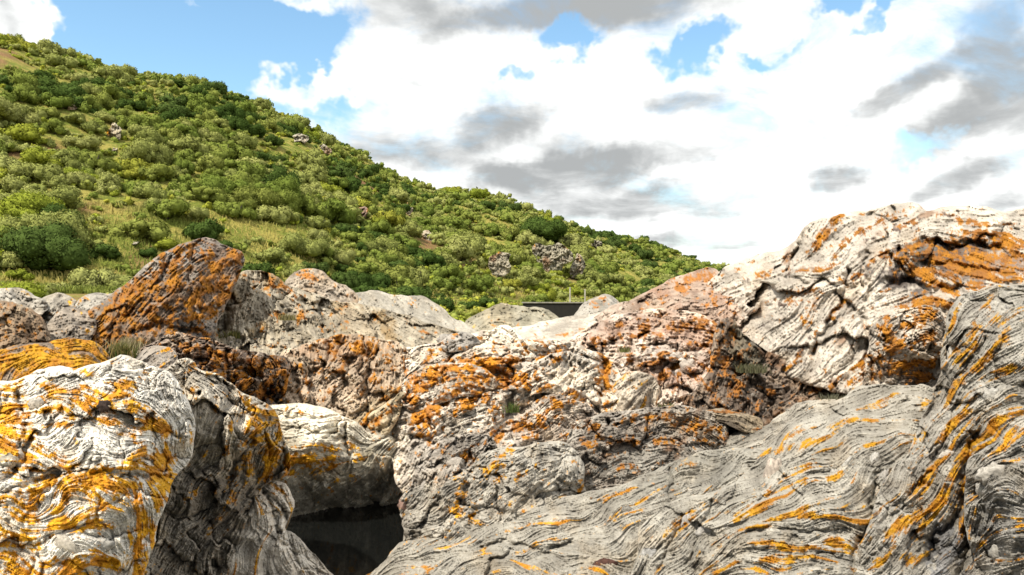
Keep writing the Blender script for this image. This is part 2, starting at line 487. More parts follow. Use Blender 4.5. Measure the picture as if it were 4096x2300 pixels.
    quads = np.stack([idx[r, c], idx[r + 1, c], idx[r + 1, c + 1], idx[r, c + 1]], 1)
    # close the back: border edges pulled towards the centre and away
    e = np.concatenate([quads[:, [0, 1]], quads[:, [1, 2]], quads[:, [2, 3]], quads[:, [3, 0]]])
    key = np.sort(e, 1); kk = key[:, 0] * (len(V) + 1) + key[:, 1]
    _, inv, ct = np.unique(kk, return_inverse=True, return_counts=True)
    be = e[ct[inv] == 1]
    bv = np.unique(be); nb = len(bv); mp = -np.ones(len(V), int); mp[bv] = np.arange(nb)
    cen = V[bv].mean(0)
    VV = [V]; CC = [colr[used]]; quadsl = [quads]
    prev = bv; base = len(V)
    pu = V[bv][:, 0] / V[bv][:, 1]; pv = (V[bv][:, 2] - EYE) / V[bv][:, 1]; cu, cv = pu.mean(), pv.mean()
    for shr, push in ((0.975, 0.30), (0.86, 0.68), (0.5, 0.95)):
        yy = V[bv][:, 1] + thick * push
        ringv = np.stack([(cu + (pu - cu) * shr) * yy, yy, EYE + (cv + (pv - cv) * shr) * yy], 1)
        VV.append(ringv); CC.append(colr[used][bv])
        cur = base + np.arange(nb)
        quadsl.append(np.stack([prev[mp[be[:, 1]]], prev[mp[be[:, 0]]], cur[mp[be[:, 0]]], cur[mp[be[:, 1]]]], 1))
        prev = cur; base += nb
    yc = cen[1] + thick; cpt = np.array((cu * yc, yc, EYE + cv * yc))
    VV.append(cpt[None]); CC.append(colr[used].mean(0)[None])
    tris = np.stack([prev[mp[be[:, 1]]], prev[mp[be[:, 0]]], np.full(len(be), base)], 1)
    VV = np.concatenate(VV); CC = np.concatenate(CC)
    dm = float(np.median(V[:, 1]))
    me = mesh_np(name, VV, quadsl + [tris])
    col_attr(me, 'mineral', np.clip(CC, 0.004, 0.85))
    ob = link(name, me, rock_mat(dm))
    tag(ob, label, category)
    low = V[bv]; low = low[low[:, 2] < np.percentile(low[:, 2], 22)]
    BASE_PTS.extend(low[::6].tolist()); ROCKS[name] = ob
    return ob

# ------------------------------------------------------------------ ground, river flat and hillside (setting)
RX = [-500, -300, -100, 0, 30, 60, 107, 135, 175, 215, 246, 278, 318, 358, 398, 425, 477, 517, 557, 596, 636, 676, 716, 800, 900, 1200, 1500]
RY = [-60, -30, 14, 45, 58, 65, 79, 85, 88, 96, 104, 121, 138, 160, 180, 193, 200, 208, 221, 235, 244, 258, 268, 284, 287, 287, 287]
FX = [-500, 0, 150, 300, 450, 560, 650, 720, 1000, 1500]
FD = [50, 55, 60, 72, 95, 120, 150, 175, 220, 260]
FY = [287, 287, 289, 292, 300, 304, 302, 300, 298, 298]
DX = [-500, 0, 200, 400, 560, 720, 1000, 1500]
DD = [200, 210, 225, 260, 300, 340, 380, 420]
def hill_xyz(px, t):
    px = np.asarray(px, float); t = np.asarray(t, float)
    d0 = np.interp(px, FX, FD); d1 = np.interp(px, DX, DD)
    z0 = EYE + (CY - np.interp(px, FX, FY)) / F * d0
    z1 = EYE + (CY - np.interp(px, RX, RY)) / F * d1
    Yd = d0 + (d1 - d0) * t
    tt = np.clip(t, -0.6, 1)
    prof = np.where(tt < 0, tt * 0.35, 0.55 * tt + 0.45 * np.sin(tt * np.pi / 2))
    Z = z0 + (z1 - z0) * prof - np.maximum(t - 1, 0) * 10
    Z = np.where(t < 0, np.maximum(z0 + 3.5 * t * 2, -0.6), Z)
    Xw = (px - CX) / F * Yd
    bump = 1.3 * fbm(Xw, Yd, 38, 4, 5) + 0.35 * fbm(Xw, Yd, 9, 2, 9)
    Z = Z + bump * np.clip(t * 5, 0, 1) * np.clip((1.02 - t) * 6, 0.25, 1)
    return Xw, Yd, Z
pxs = np.arange(-500, 1501, 4.0); ts = np.concatenate([np.linspace(-0.35, 0, 12)[:-1], np.linspace(0, 1.0, 130), np.linspace(1.02, 1.6, 14)])
PX, TT = np.meshgrid(pxs, ts)
hx, hy, hz = hill_xyz(PX, TT)
ii = np.arange(PX.size).reshape(PX.shape)
qd = np.stack([ii[:-1, :-1].ravel(), ii[:-1, 1:].ravel(), ii[1:, 1:].ravel(), ii[1:, :-1].ravel()], 1)
m, t, b, o = new_mat('dry_grass_slope')
pos = t.new('ShaderNodeNewGeometry').outputs['Position']
n1 = t.noise(pos, 0.055, 6, 0.6); n2 = t.noise(pos, 0.5, 5, 0.65); n3 = t.noise(pos, 4.0, 3, 0.7)
c1 = t.mix(t.smooth(n2, 0.4, 0.62), (0.17, 0.20, 0.035), (0.36, 0.31, 0.08))
c1 = t.mix(t.smooth(n1, 0.54, 0.66), c1, (0.25, 0.145, 0.07))
c1 = t.mix(t.smooth(n3, 0.55, 0.75, 0, .5), c1, (0.05, 0.055, 0.02))
t.l.new(c1, b.inputs['Base Color']); b.inputs['Roughness'].default_value = 0.95
b.inputs['Specular IOR Level'].default_value = 0.1
bp = t.new('ShaderNodeBump'); bp.inputs['Strength'].default_value = 0.8; bp.inputs['Distance'].default_value = 0.5
t.l.new(t.math('ADD', n2, n3), bp.inputs['Height']); t.l.new(bp.outputs[0], b.inputs['Normal'])
MAT_SLOPE = m
hill = link('hillside', mesh_np('hillside', np.stack([hx.ravel(), hy.ravel(), hz.ravel()], 1), [qd]), MAT_SLOPE)
tag(hill, kind='structure')

# ------------------------------------------------------------------ the rocks, near to far
G1 = (0.44, 0.425, 0.395); G0 = (0.17, 0.162, 0.15)                  # grey schist
WH = (0.66, 0.635, 0.58); WD = (0.30, 0.285, 0.26)                   # bleached white schist
TN = (0.40, 0.36, 0.28); TD = (0.20, 0.175, 0.13)                    # tan
PK = (0.58, 0.50, 0.44); PD = (0.27, 0.20, 0.17)                     # pinkish quartz

lichen_boulder = build_rock('lichen_boulder', 'white layered boulder crusted with yellow lichen, nearest at bottom left',
    [(-135, 386), (0, 384), (30, 374), (47, 367), (60, 365), (72, 370), (95, 364), (111, 359), (125, 353), (143, 362), (166, 370),
     (178, 382), (187, 399), (195, 418), (196, 437), (192, 458), (182, 470), (173, 480), (171, 494), (162, 513), (156, 532), (152, 550), (144, 578), (140, 612), (-135, 612)],
    [(0, 388, 4.9), (125, 358, 5.1), (60, 372, 4.9), (60, 410, 4.25), (120, 410, 4.3), (90, 440, 4.0), (150, 430, 4.3), (185, 430, 4.7), (60, 472, 3.85),
     (90, 490, 3.65), (20, 500, 3.6), (150, 490, 3.95), (80, 570, 3.5), (140, 560, 3.8), (0, 600, 3.4), (0, 440, 4.1), (175, 460, 4.6)],
    [(20, 385, 18), (60, 378, 8), (110, 370, 30), (130, 366, 20), (150, 385, -50), (180, 420, -75), (50, 410, 12), (100, 402, -6), (150, 408, -28),
     (60, 430, 22), (100, 424, 6), (140, 430, -40), (165, 455, -80), (40, 460, -25), (95, 462, 8), (130, 470, -5), (50, 500, 35), (100, 490, -12), (140, 500, -65), (60, 540, 30), (110, 545, -25), (140, 560, 75), (20, 560, -40)],
    lichen=[(70, 392, 22, 3, -8, .75), (100, 378, 22, 3.2, -22, .85), (125, 388, 9, 8, -40, .8), (95, 402, 40, 6, -6, 1.05), (145, 412, 26, 5, -30, .95), (60, 408, 30, 3, 8, .85),
            (50, 425, 26, 2.5, -3, .8), (120, 424, 26, 3, -8, .85), (160, 420, 22, 4, -45, .9), (120, 440, 8, 4, -55, .6), (140, 455, 9, 22, 10, .7), (75, 440, 3, 14, 5, .6),
            (8, 425, 16, 26, -10, 1.0), (20, 460, 30, 10, -30, .85), (50, 458, 18, 5, -30, .8), (165, 470, 8, 30, 15, 1.0),
            (70, 478, 30, 7, 10, 1.05), (115, 482, 42, 10, -8, 1.1), (150, 490, 16, 18, 20, 1.0), (40, 495, 38, 7, 12, .9), (100, 500, 14, 10, 0, .9), (60, 512, 7, 22, -15, .9),
            (25, 515, 18, 12, 20, .85), (80, 524, 24, 7, 8, .95), (20, 545, 22, 24, -40, .75), (145, 520, 8, 32, 12, 1.0), (140, 555, 7, 26, 8, 1.0), (70, 568, 55, 8, 6, 1.05), (30, 560, 16, 7, 10, .7), (110, 560, 8, 12, 0, .7)],
    cracks=[([(-5, 492), (30, 484), (60, 474), (95, 472), (140, 476), (168, 474)], 3.0, 5), ([(22, 395), (24, 420), (30, 440), (22, 462), (8, 478)], 4.0, 8),
            ([(10, 520), (18, 540), (34, 556), (28, 575)], 2.2, 4), ([(122, 436), (124, 470)], 1.6, 3), ([(100, 500), (97, 520), (110, 530), (112, 556)], 2, 3.5)],
    light=(0.70, 0.69, 0.66), dark=(0.34, 0.33, 0.315), lump=(3.0, 46), fol=(1.1, 2.2, 0.9), rim=22, roll=1.0, thick=0.55, big=(8, 44, 1.7, 8), plates=True, bands=.35, swirl=26, seed=3, balance=0.45)

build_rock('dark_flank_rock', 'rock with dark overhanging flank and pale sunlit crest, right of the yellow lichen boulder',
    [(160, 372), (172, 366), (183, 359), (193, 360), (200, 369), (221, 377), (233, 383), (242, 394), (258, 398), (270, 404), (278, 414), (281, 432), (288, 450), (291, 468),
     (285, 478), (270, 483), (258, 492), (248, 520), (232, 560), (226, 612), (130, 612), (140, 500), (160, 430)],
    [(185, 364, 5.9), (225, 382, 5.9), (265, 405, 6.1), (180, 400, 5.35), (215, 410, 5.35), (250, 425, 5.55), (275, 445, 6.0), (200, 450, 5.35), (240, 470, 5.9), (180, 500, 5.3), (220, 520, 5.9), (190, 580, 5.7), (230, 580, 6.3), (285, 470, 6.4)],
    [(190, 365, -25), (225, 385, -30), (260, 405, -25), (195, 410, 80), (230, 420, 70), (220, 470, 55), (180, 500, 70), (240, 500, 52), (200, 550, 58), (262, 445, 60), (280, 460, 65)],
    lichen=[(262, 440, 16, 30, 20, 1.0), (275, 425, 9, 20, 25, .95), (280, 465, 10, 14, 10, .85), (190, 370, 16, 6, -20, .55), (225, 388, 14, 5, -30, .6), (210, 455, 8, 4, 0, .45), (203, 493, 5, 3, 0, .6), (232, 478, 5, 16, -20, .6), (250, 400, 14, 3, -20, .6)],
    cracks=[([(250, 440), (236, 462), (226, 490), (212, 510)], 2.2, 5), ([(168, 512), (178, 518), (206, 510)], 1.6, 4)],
    light=(0.70, 0.66, 0.59), dark=(0.24, 0.22, 0.19), lump=(3.5, 40), fol=(2.0, 2.2, 1.2), rim=10, roll=1.2, thick=1.4, crust_shade=[(190, 445, 16, 40, -5, .5, (.17, .15, .12)), (210, 515, 50, 36, 40, .6, (.14, .12, .10)), (245, 485, 26, 26, 50, .4, (.2, .17, .13))], big=(9, 42, .7, 30), iso=True, seed=8, pal=(YEL, ORA * .9), stain=0.0, stain_col=np.array((0.13, 0.10, 0.075)), bands=0.5, balance=-0.1)  # dark patches low down paint the shade of the overhanging flank

build_rock('ridged_grey_rock', 'ribbed grey rock with sharp pale edge at near side of the dark pool',
    [(254, 482), (268, 480), (283, 481), (291, 491), (296, 503), (290, 518), (284, 530), (294, 532), (304, 541), (314, 555), (326, 567), (338, 578), (348, 612), (205, 612), (220, 575), (232, 550), (242, 530), (250, 508)],
    [(258, 486, 6.7), (285, 490, 6.9), (262, 510, 6.35), (290, 505, 6.9), (250, 540, 6.3), (275, 545, 6.35), (300, 550, 6.6), (240, 590, 6.0), (300, 590, 6.1), (335, 590, 6.4)],
    [(258, 510, 82), (245, 545, 68), (270, 500, -30), (285, 500, -50), (268, 540, 76), (290, 550, -60), (310, 570, -50), (260, 575, 68), (285, 575, -70)],
    lichen=[(232, 572, 5, 10, 30, .4)], cracks=[([(262, 495), (272, 510), (276, 530), (284, 545)], 2.2, 4), ([(286, 530), (270, 530)], 2, 3)],
    light=(0.74, 0.71, 0.66), dark=(0.36, 0.34, 0.31), lump=(2.5, 26), fol=(2.6, 3.0, 0.9), rim=11, roll=1.2, thick=1.0, big=(5, 30, .6, 20), seed=12)

build_rock('white_topped_boulder', 'rounded boulder with bleached white top overhanging the dark pool',
    [(256, 415), (266, 405), (280, 403), (295, 402), (314, 404), (333, 410), (347, 418), (361, 424), (368, 433), (380, 436), (393, 435), (397, 446), (404, 460), (410, 474),
     (411, 488), (405, 497), (398, 506), (360, 512), (330, 520), (300, 532), (284, 540), (278, 528), (270, 500), (262, 450)],
    [(280, 406, 9.2), (320, 408, 9.3), (360, 428, 9.2), (390, 438, 9.25), (290, 430, 8.6), (325, 432, 8.55), (350, 445, 8.8), (300, 462, 8.5), (335, 462, 8.65), (360, 470, 8.85), (385, 465, 8.95), (405, 480, 9.3), (300, 490, 8.75), (340, 490, 8.95), (385, 498, 9.4), (300, 525, 9.0), (330, 512, 9.25)],
    [(290, 408, 5), (330, 414, -20), (355, 428, -35), (300, 432, -5), (335, 440, -8), (310, 455, 8), (350, 462, 30), (370, 470, 55), (395, 470, 62), (320, 490, 30), (300, 510, 48)],
    lichen=[(330, 452, 30, 6, -10, .7), (300, 462, 30, 7, -12, .85), (322, 458, 20, 5, 5, .8), (285, 470, 12, 10, 0, .8), (345, 446, 14, 6, -30, .6)],
    cracks=[([(347, 425), (345, 440), (350, 452), (346, 468)], 2.2, 5), ([(288, 430), (300, 428), (330, 436), (345, 440)], 1.8, 3), ([(395, 470), (380, 480), (376, 492)], 1.5, 3)],
    light=(0.80, 0.77, 0.68), dark=(0.36, 0.33, 0.27), lump=(2.6, 34), fol=(1.8, 1.5, 0.8), rim=16, roll=1.3, thick=1.8, crust_shade=[(320, 495, 60, 14, 10, .6, (.20, .185, .15)), (375, 470, 26, 26, 0, .55, (.26, .24, .19)), (300, 470, 36, 8, -8, .5, (.2, .15, .08))], big=(5, 36, 1.5, 5), iso=True, bands=.5, seed=17, balance=0.2, stain=-0.6, stain_col=np.array((0.20, 0.15, 0.07)))  # grey patches on the lower face paint in the undercut's shade

build_rock('folded_apron_rock', 'smooth flowing grey rock sweeping from the pool edge up to the ramp, bottom centre',
    [(330, 612), (352, 585), (371, 572), (393, 552), (402, 540), (430, 538), (500, 515), (545, 500), (575, 494), (604, 491), (631, 480), (664, 467), (690, 454), (716, 449), (745, 448), (775, 452), (780, 480), (720, 520), (700, 560), (700, 612)],
    [(375, 575, 6.3), (400, 548, 6.6), (500, 518, 6.4), (590, 495, 6.6), (660, 470, 6.9), (716, 452, 7.3), (760, 455, 7.3), (640, 500, 6.1), (700, 490, 6.4), (560, 530, 5.8), (470, 550, 5.9), (620, 540, 5.5), (420, 580, 5.6), (520, 570, 5.2), (640, 575, 4.9), (520, 610, 4.8), (700, 530, 5.9)],
    [(716, 455, 10), (690, 470, 22), (650, 482, 30), (620, 500, 25), (670, 500, 15), (590, 510, 20), (560, 530, 12), (500, 530, 22), (440, 550, 32), (400, 565, 35), (480, 560, 10), (560, 560, -8), (620, 535, 28), (620, 565, -12), (520, 575, -35), (500, 570, 20), (660, 530, 45), (650, 560, 60)],
    lichen=[(650, 478, 26, 2, 28, .55), (605, 500, 18, 2, 25, .55), (660, 498, 12, 2, 15, .5), (500, 535, 14, 2.5, 20, .4), (600, 566, 14, 4, 10, .3), (450, 546, 14, 4, 30, .5), (420, 540, 8, 4, 30, .5), (480, 553, 10, 2, 0, .4)],
    cracks=[([(672, 470), (671, 485), (668, 500)], 1.4, 3), ([(485, 548), (505, 540), (540, 552), (570, 545)], 2.5, 4), ([(490, 575), (495, 560), (510, 552)], 2.6, 5)],
    light=(0.385, 0.375, 0.345), dark=(0.22, 0.21, 0.19), lump=(4.0, 55), fol=(1.2, 1.3, 0.7), rim=14, roll=0.8, thick=1.2, crust_shade=[(700, 470, 50, 14, 12, .5, (.185, .175, .15)), (640, 490, 40, 10, 25, .3, (.2, .185, .15))], seed=23, swirl=22, bands=0.5)

build_rock('grey_dome_rock', 'smooth grey dome-shaped rock in the centre foreground above the pool',
    [(398, 552), (404, 536), (402, 516), (398, 503), (404, 492), (416, 486), (440, 478), (454, 478), (470, 467), (478, 458), (492, 449), (510, 446), (525, 445), (543, 440), (560, 441), (571, 446), (580, 455), (584, 466), (583, 480), (588, 496), (580, 520), (540, 545), (450, 575), (400, 575)],
    [(404, 510, 7.3), (440, 485, 7.3), (492, 453, 7.4), (545, 444, 7.5), (575, 455, 7.5), (520, 465, 6.85), (560, 470, 6.85), (480, 490, 6.75), (430, 515, 6.8), (530, 495, 6.6), (578, 495, 7.0), (460, 530, 6.4), (410, 555, 6.8), (540, 525, 6.3), (440, 570, 6.4)],
    [(545, 448, 10), (515, 455, 25), (572, 465, -75), (550, 475, 35), (520, 480, 45), (490, 470, 40), (470, 490, 25), (440, 500, 60), (420, 520, 50), (470, 520, -45), (510, 505, 40), (450, 545, 30), (560, 495, 20)],
    lichen=[(480, 472, 22, 4, 15, .75), (497, 462, 18, 2.5, 40, .7), (500, 478, 6, 7, 50, .7), (465, 492, 9, 12, -30, .6), (458, 505, 5, 14, 0, .65), (472, 512, 5, 8, 0, .75), (440, 540, 12, 3, 35, .55), (580, 478, 3, 12, 0, .6), (530, 470, 20, 2, 35, .5), (405, 505, 6, 7, 0, .5)],
    cracks=[([(534, 455), (532, 462), (540, 478)], 1.4, 3), ([(470, 470), (486, 466), (494, 484), (500, 520)], 1.8, 4), ([(440, 480), (436, 505), (420, 525)], 2.5, 5), ([(560, 448), (574, 456), (580, 472)], 1.6, 2.5), ([(458, 500), (480, 510), (505, 512)], 2.2, 4)],
    light=(0.45, 0.435, 0.40), dark=(0.20, 0.19, 0.175), lump=(3.2, 30), fol=(1.7, 1.7, 0.9), blocks=(1.6, 26, 1.6, 30), rim=14, roll=1.1, thick=1.5, big=(6, 40, 1.3, 30), bands=.52, seed=29)

build_rock('folded_banded_slab', 'broad grey slab with wavy banding and ochre streaks, bottom right foreground',
    [(628, 612), (631, 575), (638, 556), (636, 540), (644, 520), (664, 507), (675, 499), (707, 493), (735, 482), (750, 470), (757, 455), (768, 447), (780, 430), (793, 417), (815, 408), (840, 400), (848, 393), (857, 388), (868, 385), (878, 383), (906, 386), (936, 384), (950, 400), (950, 470), (920, 540), (900, 612)],
    [(645, 525, 5.4), (700, 496, 5.7), (757, 458, 6.6), (793, 420, 7.6), (857, 391, 8.4), (930, 388, 8.2), (880, 410, 7.3), (820, 440, 6.4), (900, 440, 6.3), (770, 480, 5.7), (850, 475, 5.6), (720, 520, 5.1), (800, 515, 4.8), (870, 520, 5.0), (680, 560, 4.7), (760, 560, 4.35), (850, 570, 4.3), (900, 500, 5.6), (760, 605, 4.0), (640, 590, 4.7)],
    [(870, 388, 4), (910, 400, -2), (850, 408, 14), (900, 420, 8), (820, 430, 22), (870, 432, 14), (790, 455, 42), (770, 478, 60), (830, 450, 28), (800, 480, 45), (860, 465, 45), (890, 455, 30),
     (755, 500, 18), (800, 505, 12), (840, 500, 30), (700, 510, 32), (665, 525, 55), (690, 545, 55), (740, 520, 20), (780, 530, -5), (830, 525, -8), (868, 505, 40), (860, 535, -12), (720, 550, 28), (760, 550, -6), (800, 550, -18), (700, 580, 45), (750, 575, 15), (820, 575, 10), (850, 560, -30)],
    lichen=[(800, 445, 22, 3, 14, .85), (770, 452, 14, 2.5, 20, .7), (830, 425, 40, 2.2, 16, .62), (880, 418, 34, 2, 10, .55), (905, 445, 18, 5, 30, .55), (815, 458, 14, 3, 45, .65), (775, 492, 22, 2.6, 28, .8), (750, 506, 26, 3.5, 18, .8), (720, 500, 22, 2.5, 14, .65), (690, 512, 8, 2, 40, .6),
            (800, 515, 40, 2.4, -4, .7), (850, 520, 24, 2.4, -6, .7), (760, 527, 18, 4, 30, .85), (790, 548, 34, 4, -12, .8), (840, 543, 20, 5, -25, .8), (808, 555, 26, 4, 10, .9), (770, 560, 24, 4, 28, .85), (765, 571, 22, 3, 5, .85), (700, 545, 5, 14, -35, .5), (720, 570, 24, 3, 30, .6), (835, 480, 8, 2, 30, .4), (890, 480, 12, 2, 35, .6), (680, 530, 8, 2, 40, .5)],
    cracks=[([(842, 402), (848, 410), (852, 417)], 1.4, 3), ([(878, 470), (872, 495), (872, 518), (858, 545), (852, 575)], 2.6, 6), ([(750, 530), (775, 527), (800, 533), (850, 530)], 2.5, 4), ([(762, 500), (780, 485), (790, 465), (815, 448)], 1.6, 3), ([(690, 512), (670, 540), (660, 570)], 2, 3.5), ([(715, 500), (700, 530), (690, 560)], 1.8, 3)],
    light=(0.41, 0.40, 0.37), dark=(0.21, 0.20, 0.18), lump=(4.5, 60), fol=(1.8, 1.9, 0.8), rim=12, roll=0.8, thick=1.6, big=(4, 60, 1.6, -20), bands=.52, seed=35, swirl=16, pal=(YEL * .72, ORA * .72))

build_rock('streaked_wall_rock', 'tall grey rock wall with diagonal ochre streaks on the right edge',
    [(1165, 282), (1024, 284), (991, 286), (969, 291), (955, 299), (947, 313), (943, 340), (941, 362), (938, 384), (930, 399), (923, 415), (914, 436), (905, 457), (888, 474), (875, 497), (872, 518), (861, 538), (851, 575), (846, 612), (1165, 612)],
    [(1024, 290, 7.4), (970, 295, 7.4), (947, 330, 7.2), (990, 330, 6.4), (1030, 340, 6.2), (945, 380, 6.7), (990, 390, 5.7), (930, 420, 6.1), (970, 440, 5.5), (1030, 430, 5.3), (905, 470, 5.5), (940, 490, 5.2), (880, 520, 4.85), (920, 540, 4.6), (960, 540, 4.9), (1000, 560, 4.6), (860, 590, 4.3), (920, 600, 4.1), (1040, 600, 4.2)],
    [(960, 310, 65), (985, 295, 25), (1015, 290, 5), (955, 345, 68), (985, 330, 50), (1010, 330, 30), (1000, 365, 20), (960, 375, 55), (990, 390, 25), (940, 410, 60), (970, 420, 42), (1010, 410, 28), (920, 450, 62), (950, 460, 55), (980, 445, 40), (900, 490, 60), (935, 500, 45), (900, 525, 42), (870, 555, 60), (920, 540, 35), (955, 520, 70), (900, 570, 30), (1000, 560, 40)],
    lichen=[(985, 312, 26, 5, 55, .75), (1000, 330, 20, 6, 40, .8), (965, 355, 10, 20, -25, .7), (975, 365, 30, 4, 38, .8), (955, 385, 26, 4, 48, .8), (1005, 372, 26, 3, 15, .8), (985, 378, 16, 3, 15, .7), (1012, 395, 8, 3, 20, .6), (960, 410, 26, 4, 55, .6), (955, 430, 34, 3, 30, .7), (990, 422, 20, 3, 22, .75), (1015, 418, 18, 3, 25, .6),
            (970, 440, 12, 8, 60, .85), (950, 455, 16, 5, 30, .85), (990, 445, 22, 4, 38, .8), (1000, 430, 18, 3, 35, .6), (930, 475, 18, 6, 50, .6), (955, 480, 12, 8, 60, .7), (920, 500, 26, 5, 55, .8), (935, 508, 28, 8, 50, .9), (905, 520, 34, 5, 30, .85), (890, 530, 30, 4, 25, .8), (965, 500, 4, 26, 0, .75), (915, 558, 12, 5, 10, .75), (880, 560, 10, 4, 20, .5), (945, 495, 14, 6, 40, .8), (912, 440, 8, 16, -20, .5)],
    cracks=[([(975, 438), (968, 458), (965, 490), (955, 520), (935, 535), (930, 560)], 4.5, 12), ([(966, 500), (968, 540), (960, 580)], 4, 10), ([(940, 385), (925, 420), (908, 458)], 2.5, 4), ([(960, 400), (945, 440), (930, 470), (910, 495)], 2.0, 4), ([(985, 340), (970, 360), (958, 380)], 2.2, 4), ([(930, 470), (900, 510), (880, 540)], 1.8, 3)],
    light=(0.40, 0.39, 0.365), dark=(0.19, 0.18, 0.165), lump=(4.0, 50), fol=(1.8, 1.8, 0.9), rim=14, roll=1.1, thick=2.0, crust_shade=[(945, 548, 14, 26, -20, .7, (.12, .125, .14)), (962, 500, 8, 40, 5, .7, (.05, .035, .025))], big=(5, 60, .6, 30), bands=.52, seed=41, pal=(YEL * .72, ORA * .75), swirl=14)

build_rock('knobbly_grey_boulder', 'dark grey boulder with a pale knob on its face, bottom right corner',
    [(968, 458), (985, 448), (1005, 438), (1024, 428), (1165, 420), (1165, 612), (962, 612), (972, 575), (974, 556), (966, 535), (963, 510), (964, 490), (966, 470)],
    [(975, 460, 4.9), (1024, 434, 4.9), (1000, 470, 4.5), (1040, 480, 4.3), (972, 500, 4.7), (1000, 520, 4.35), (1040, 560, 4.1), (980, 570, 4.5), (1000, 600, 4.2)],
    [(985, 460, 30), (1010, 450, 25), (990, 480, 25), (1010, 500, -30), (975, 520, 80), (1000, 545, 20), (1020, 560, 30), (1020, 480, -10)],
    lichen=[(984, 545, 5, 3, 0, .6), (1022, 526, 5, 4, 0, .6), (1000, 440, 14, 3, 25, .6), (1005, 445, 14, 3, 30, .6)],
    cracks=[([(985, 480), (978, 500), (985, 512)], 3, 5), ([(975, 530), (985, 550), (995, 562)], 2.5, 4), ([(1010, 500), (1024, 510)], 2, 3)],
    light=(0.36, 0.35, 0.33), dark=(0.16, 0.155, 0.145), lump=(5.0, 30), fol=(1.2, 1.2, 1.2), rim=12, roll=1.3, thick=1.2, crust_shade=[(1010, 520, 30, 30, 0, .5, (.13, .128, .125))], bands=.52, seed=47)
build_rock('lichen_ledge', 'long low ledge speckled with rusty lichen, behind the smooth ramp',
    [(560, 470), (568, 432), (580, 420), (600, 413), (620, 411), (640, 410), (655, 407), (672, 405), (700, 408), (716, 411), (728, 420), (730, 440), (722, 452), (700, 462), (660, 480), (600, 500), (565, 500)],
    [(600, 418, 8.6), (670, 409, 8.8), (724, 425, 8.8), (610, 440, 8.1), (680, 435, 8.2), (640, 460, 7.9), (590, 480, 7.8), (570, 450, 8.0)],
    [(600, 425, 12), (650, 420, 10), (700, 422, -20), (720, 440, -65), (640, 445, 10), (600, 460, 20), (680, 440, -15)],
    lichen=[(690, 425, 26, 7, -20, .72), (640, 418, 20, 4, 5, .6), (715, 432, 10, 7, -60, .7), (700, 440, 16, 5, -10, .55), (625, 466, 7, 3, 0, .9), (604, 445, 14, 8, 0, .5), (585, 432, 12, 6, 0, .6), (640, 440, 40, 6, 5, .45), (665, 432, 20, 5, 0, .6)],
    light=(0.42, 0.40, 0.37), dark=(0.17, 0.15, 0.135), lump=(2.2, 24), blocks=(2.4, 16, 1.5, 15), fol=(1.2, 1.2, 1.0), rim=10, roll=1.2, thick=1.4, crust_shade=[(640, 430, 60, 10, 5, .5, (.19, .165, .14)), (690, 428, 30, 8, -20, .5, (.19, .12, .06)), (605, 455, 30, 20, 0, .5, (.16, .135, .11)), (640, 462, 40, 12, 10, .5, (.20, .19, .165))], big=(6, 30, 1.8, 10), seed=53, stain=0.1, pal=(ORA * .8, RUS))

build_rock('tilted_flat_stone', 'small dark flat stone lying on the ledge at the foot of the brown cliff face',
    [(700, 412), (712, 408), (722, 408), (728, 410), (742, 413), (760, 417), (764, 424), (762, 430), (748, 433), (735, 428), (720, 422), (706, 418)],
    [(710, 412, 8.9), (740, 416, 8.8), (760, 424, 8.9), (735, 424, 8.6)], [(720, 412, -10), (745, 418, -15), (755, 428, -10)],
    lichen=[(722, 411, 10, 3, 0, .6)], light=(0.34, 0.29, 0.22), dark=(0.08, 0.065, 0.05), lump=(1.2, 12), fol=(1.4, 1.2, .8), rim=6, roll=1.2, thick=.5, seed=57, pal=(RUS, BRN))
build_rock('grey_gully_floor', 'dull grey rock floor of the gully between ledge and banded slab',
    [(690, 455), (722, 440), (735, 430), (765, 428), (780, 415), (800, 400), (845, 398), (830, 420), (800, 450), (770, 475), (700, 480)],
    [(710, 450, 8.3), (740, 436, 8.6), (780, 425, 8.7), (820, 405, 9.0), (770, 450, 7.8), (720, 470, 7.6)], [(720, 450, 10), (760, 440, 20), (800, 420, 30)],
    lichen=[(760, 435, 8, 3, 0, .3)], light=(0.40, 0.385, 0.35), dark=(0.2, 0.19, 0.17), lump=(1.8, 22), fol=(1, 1, .8), rim=8, roll=.8, thick=1.0, seed=58)

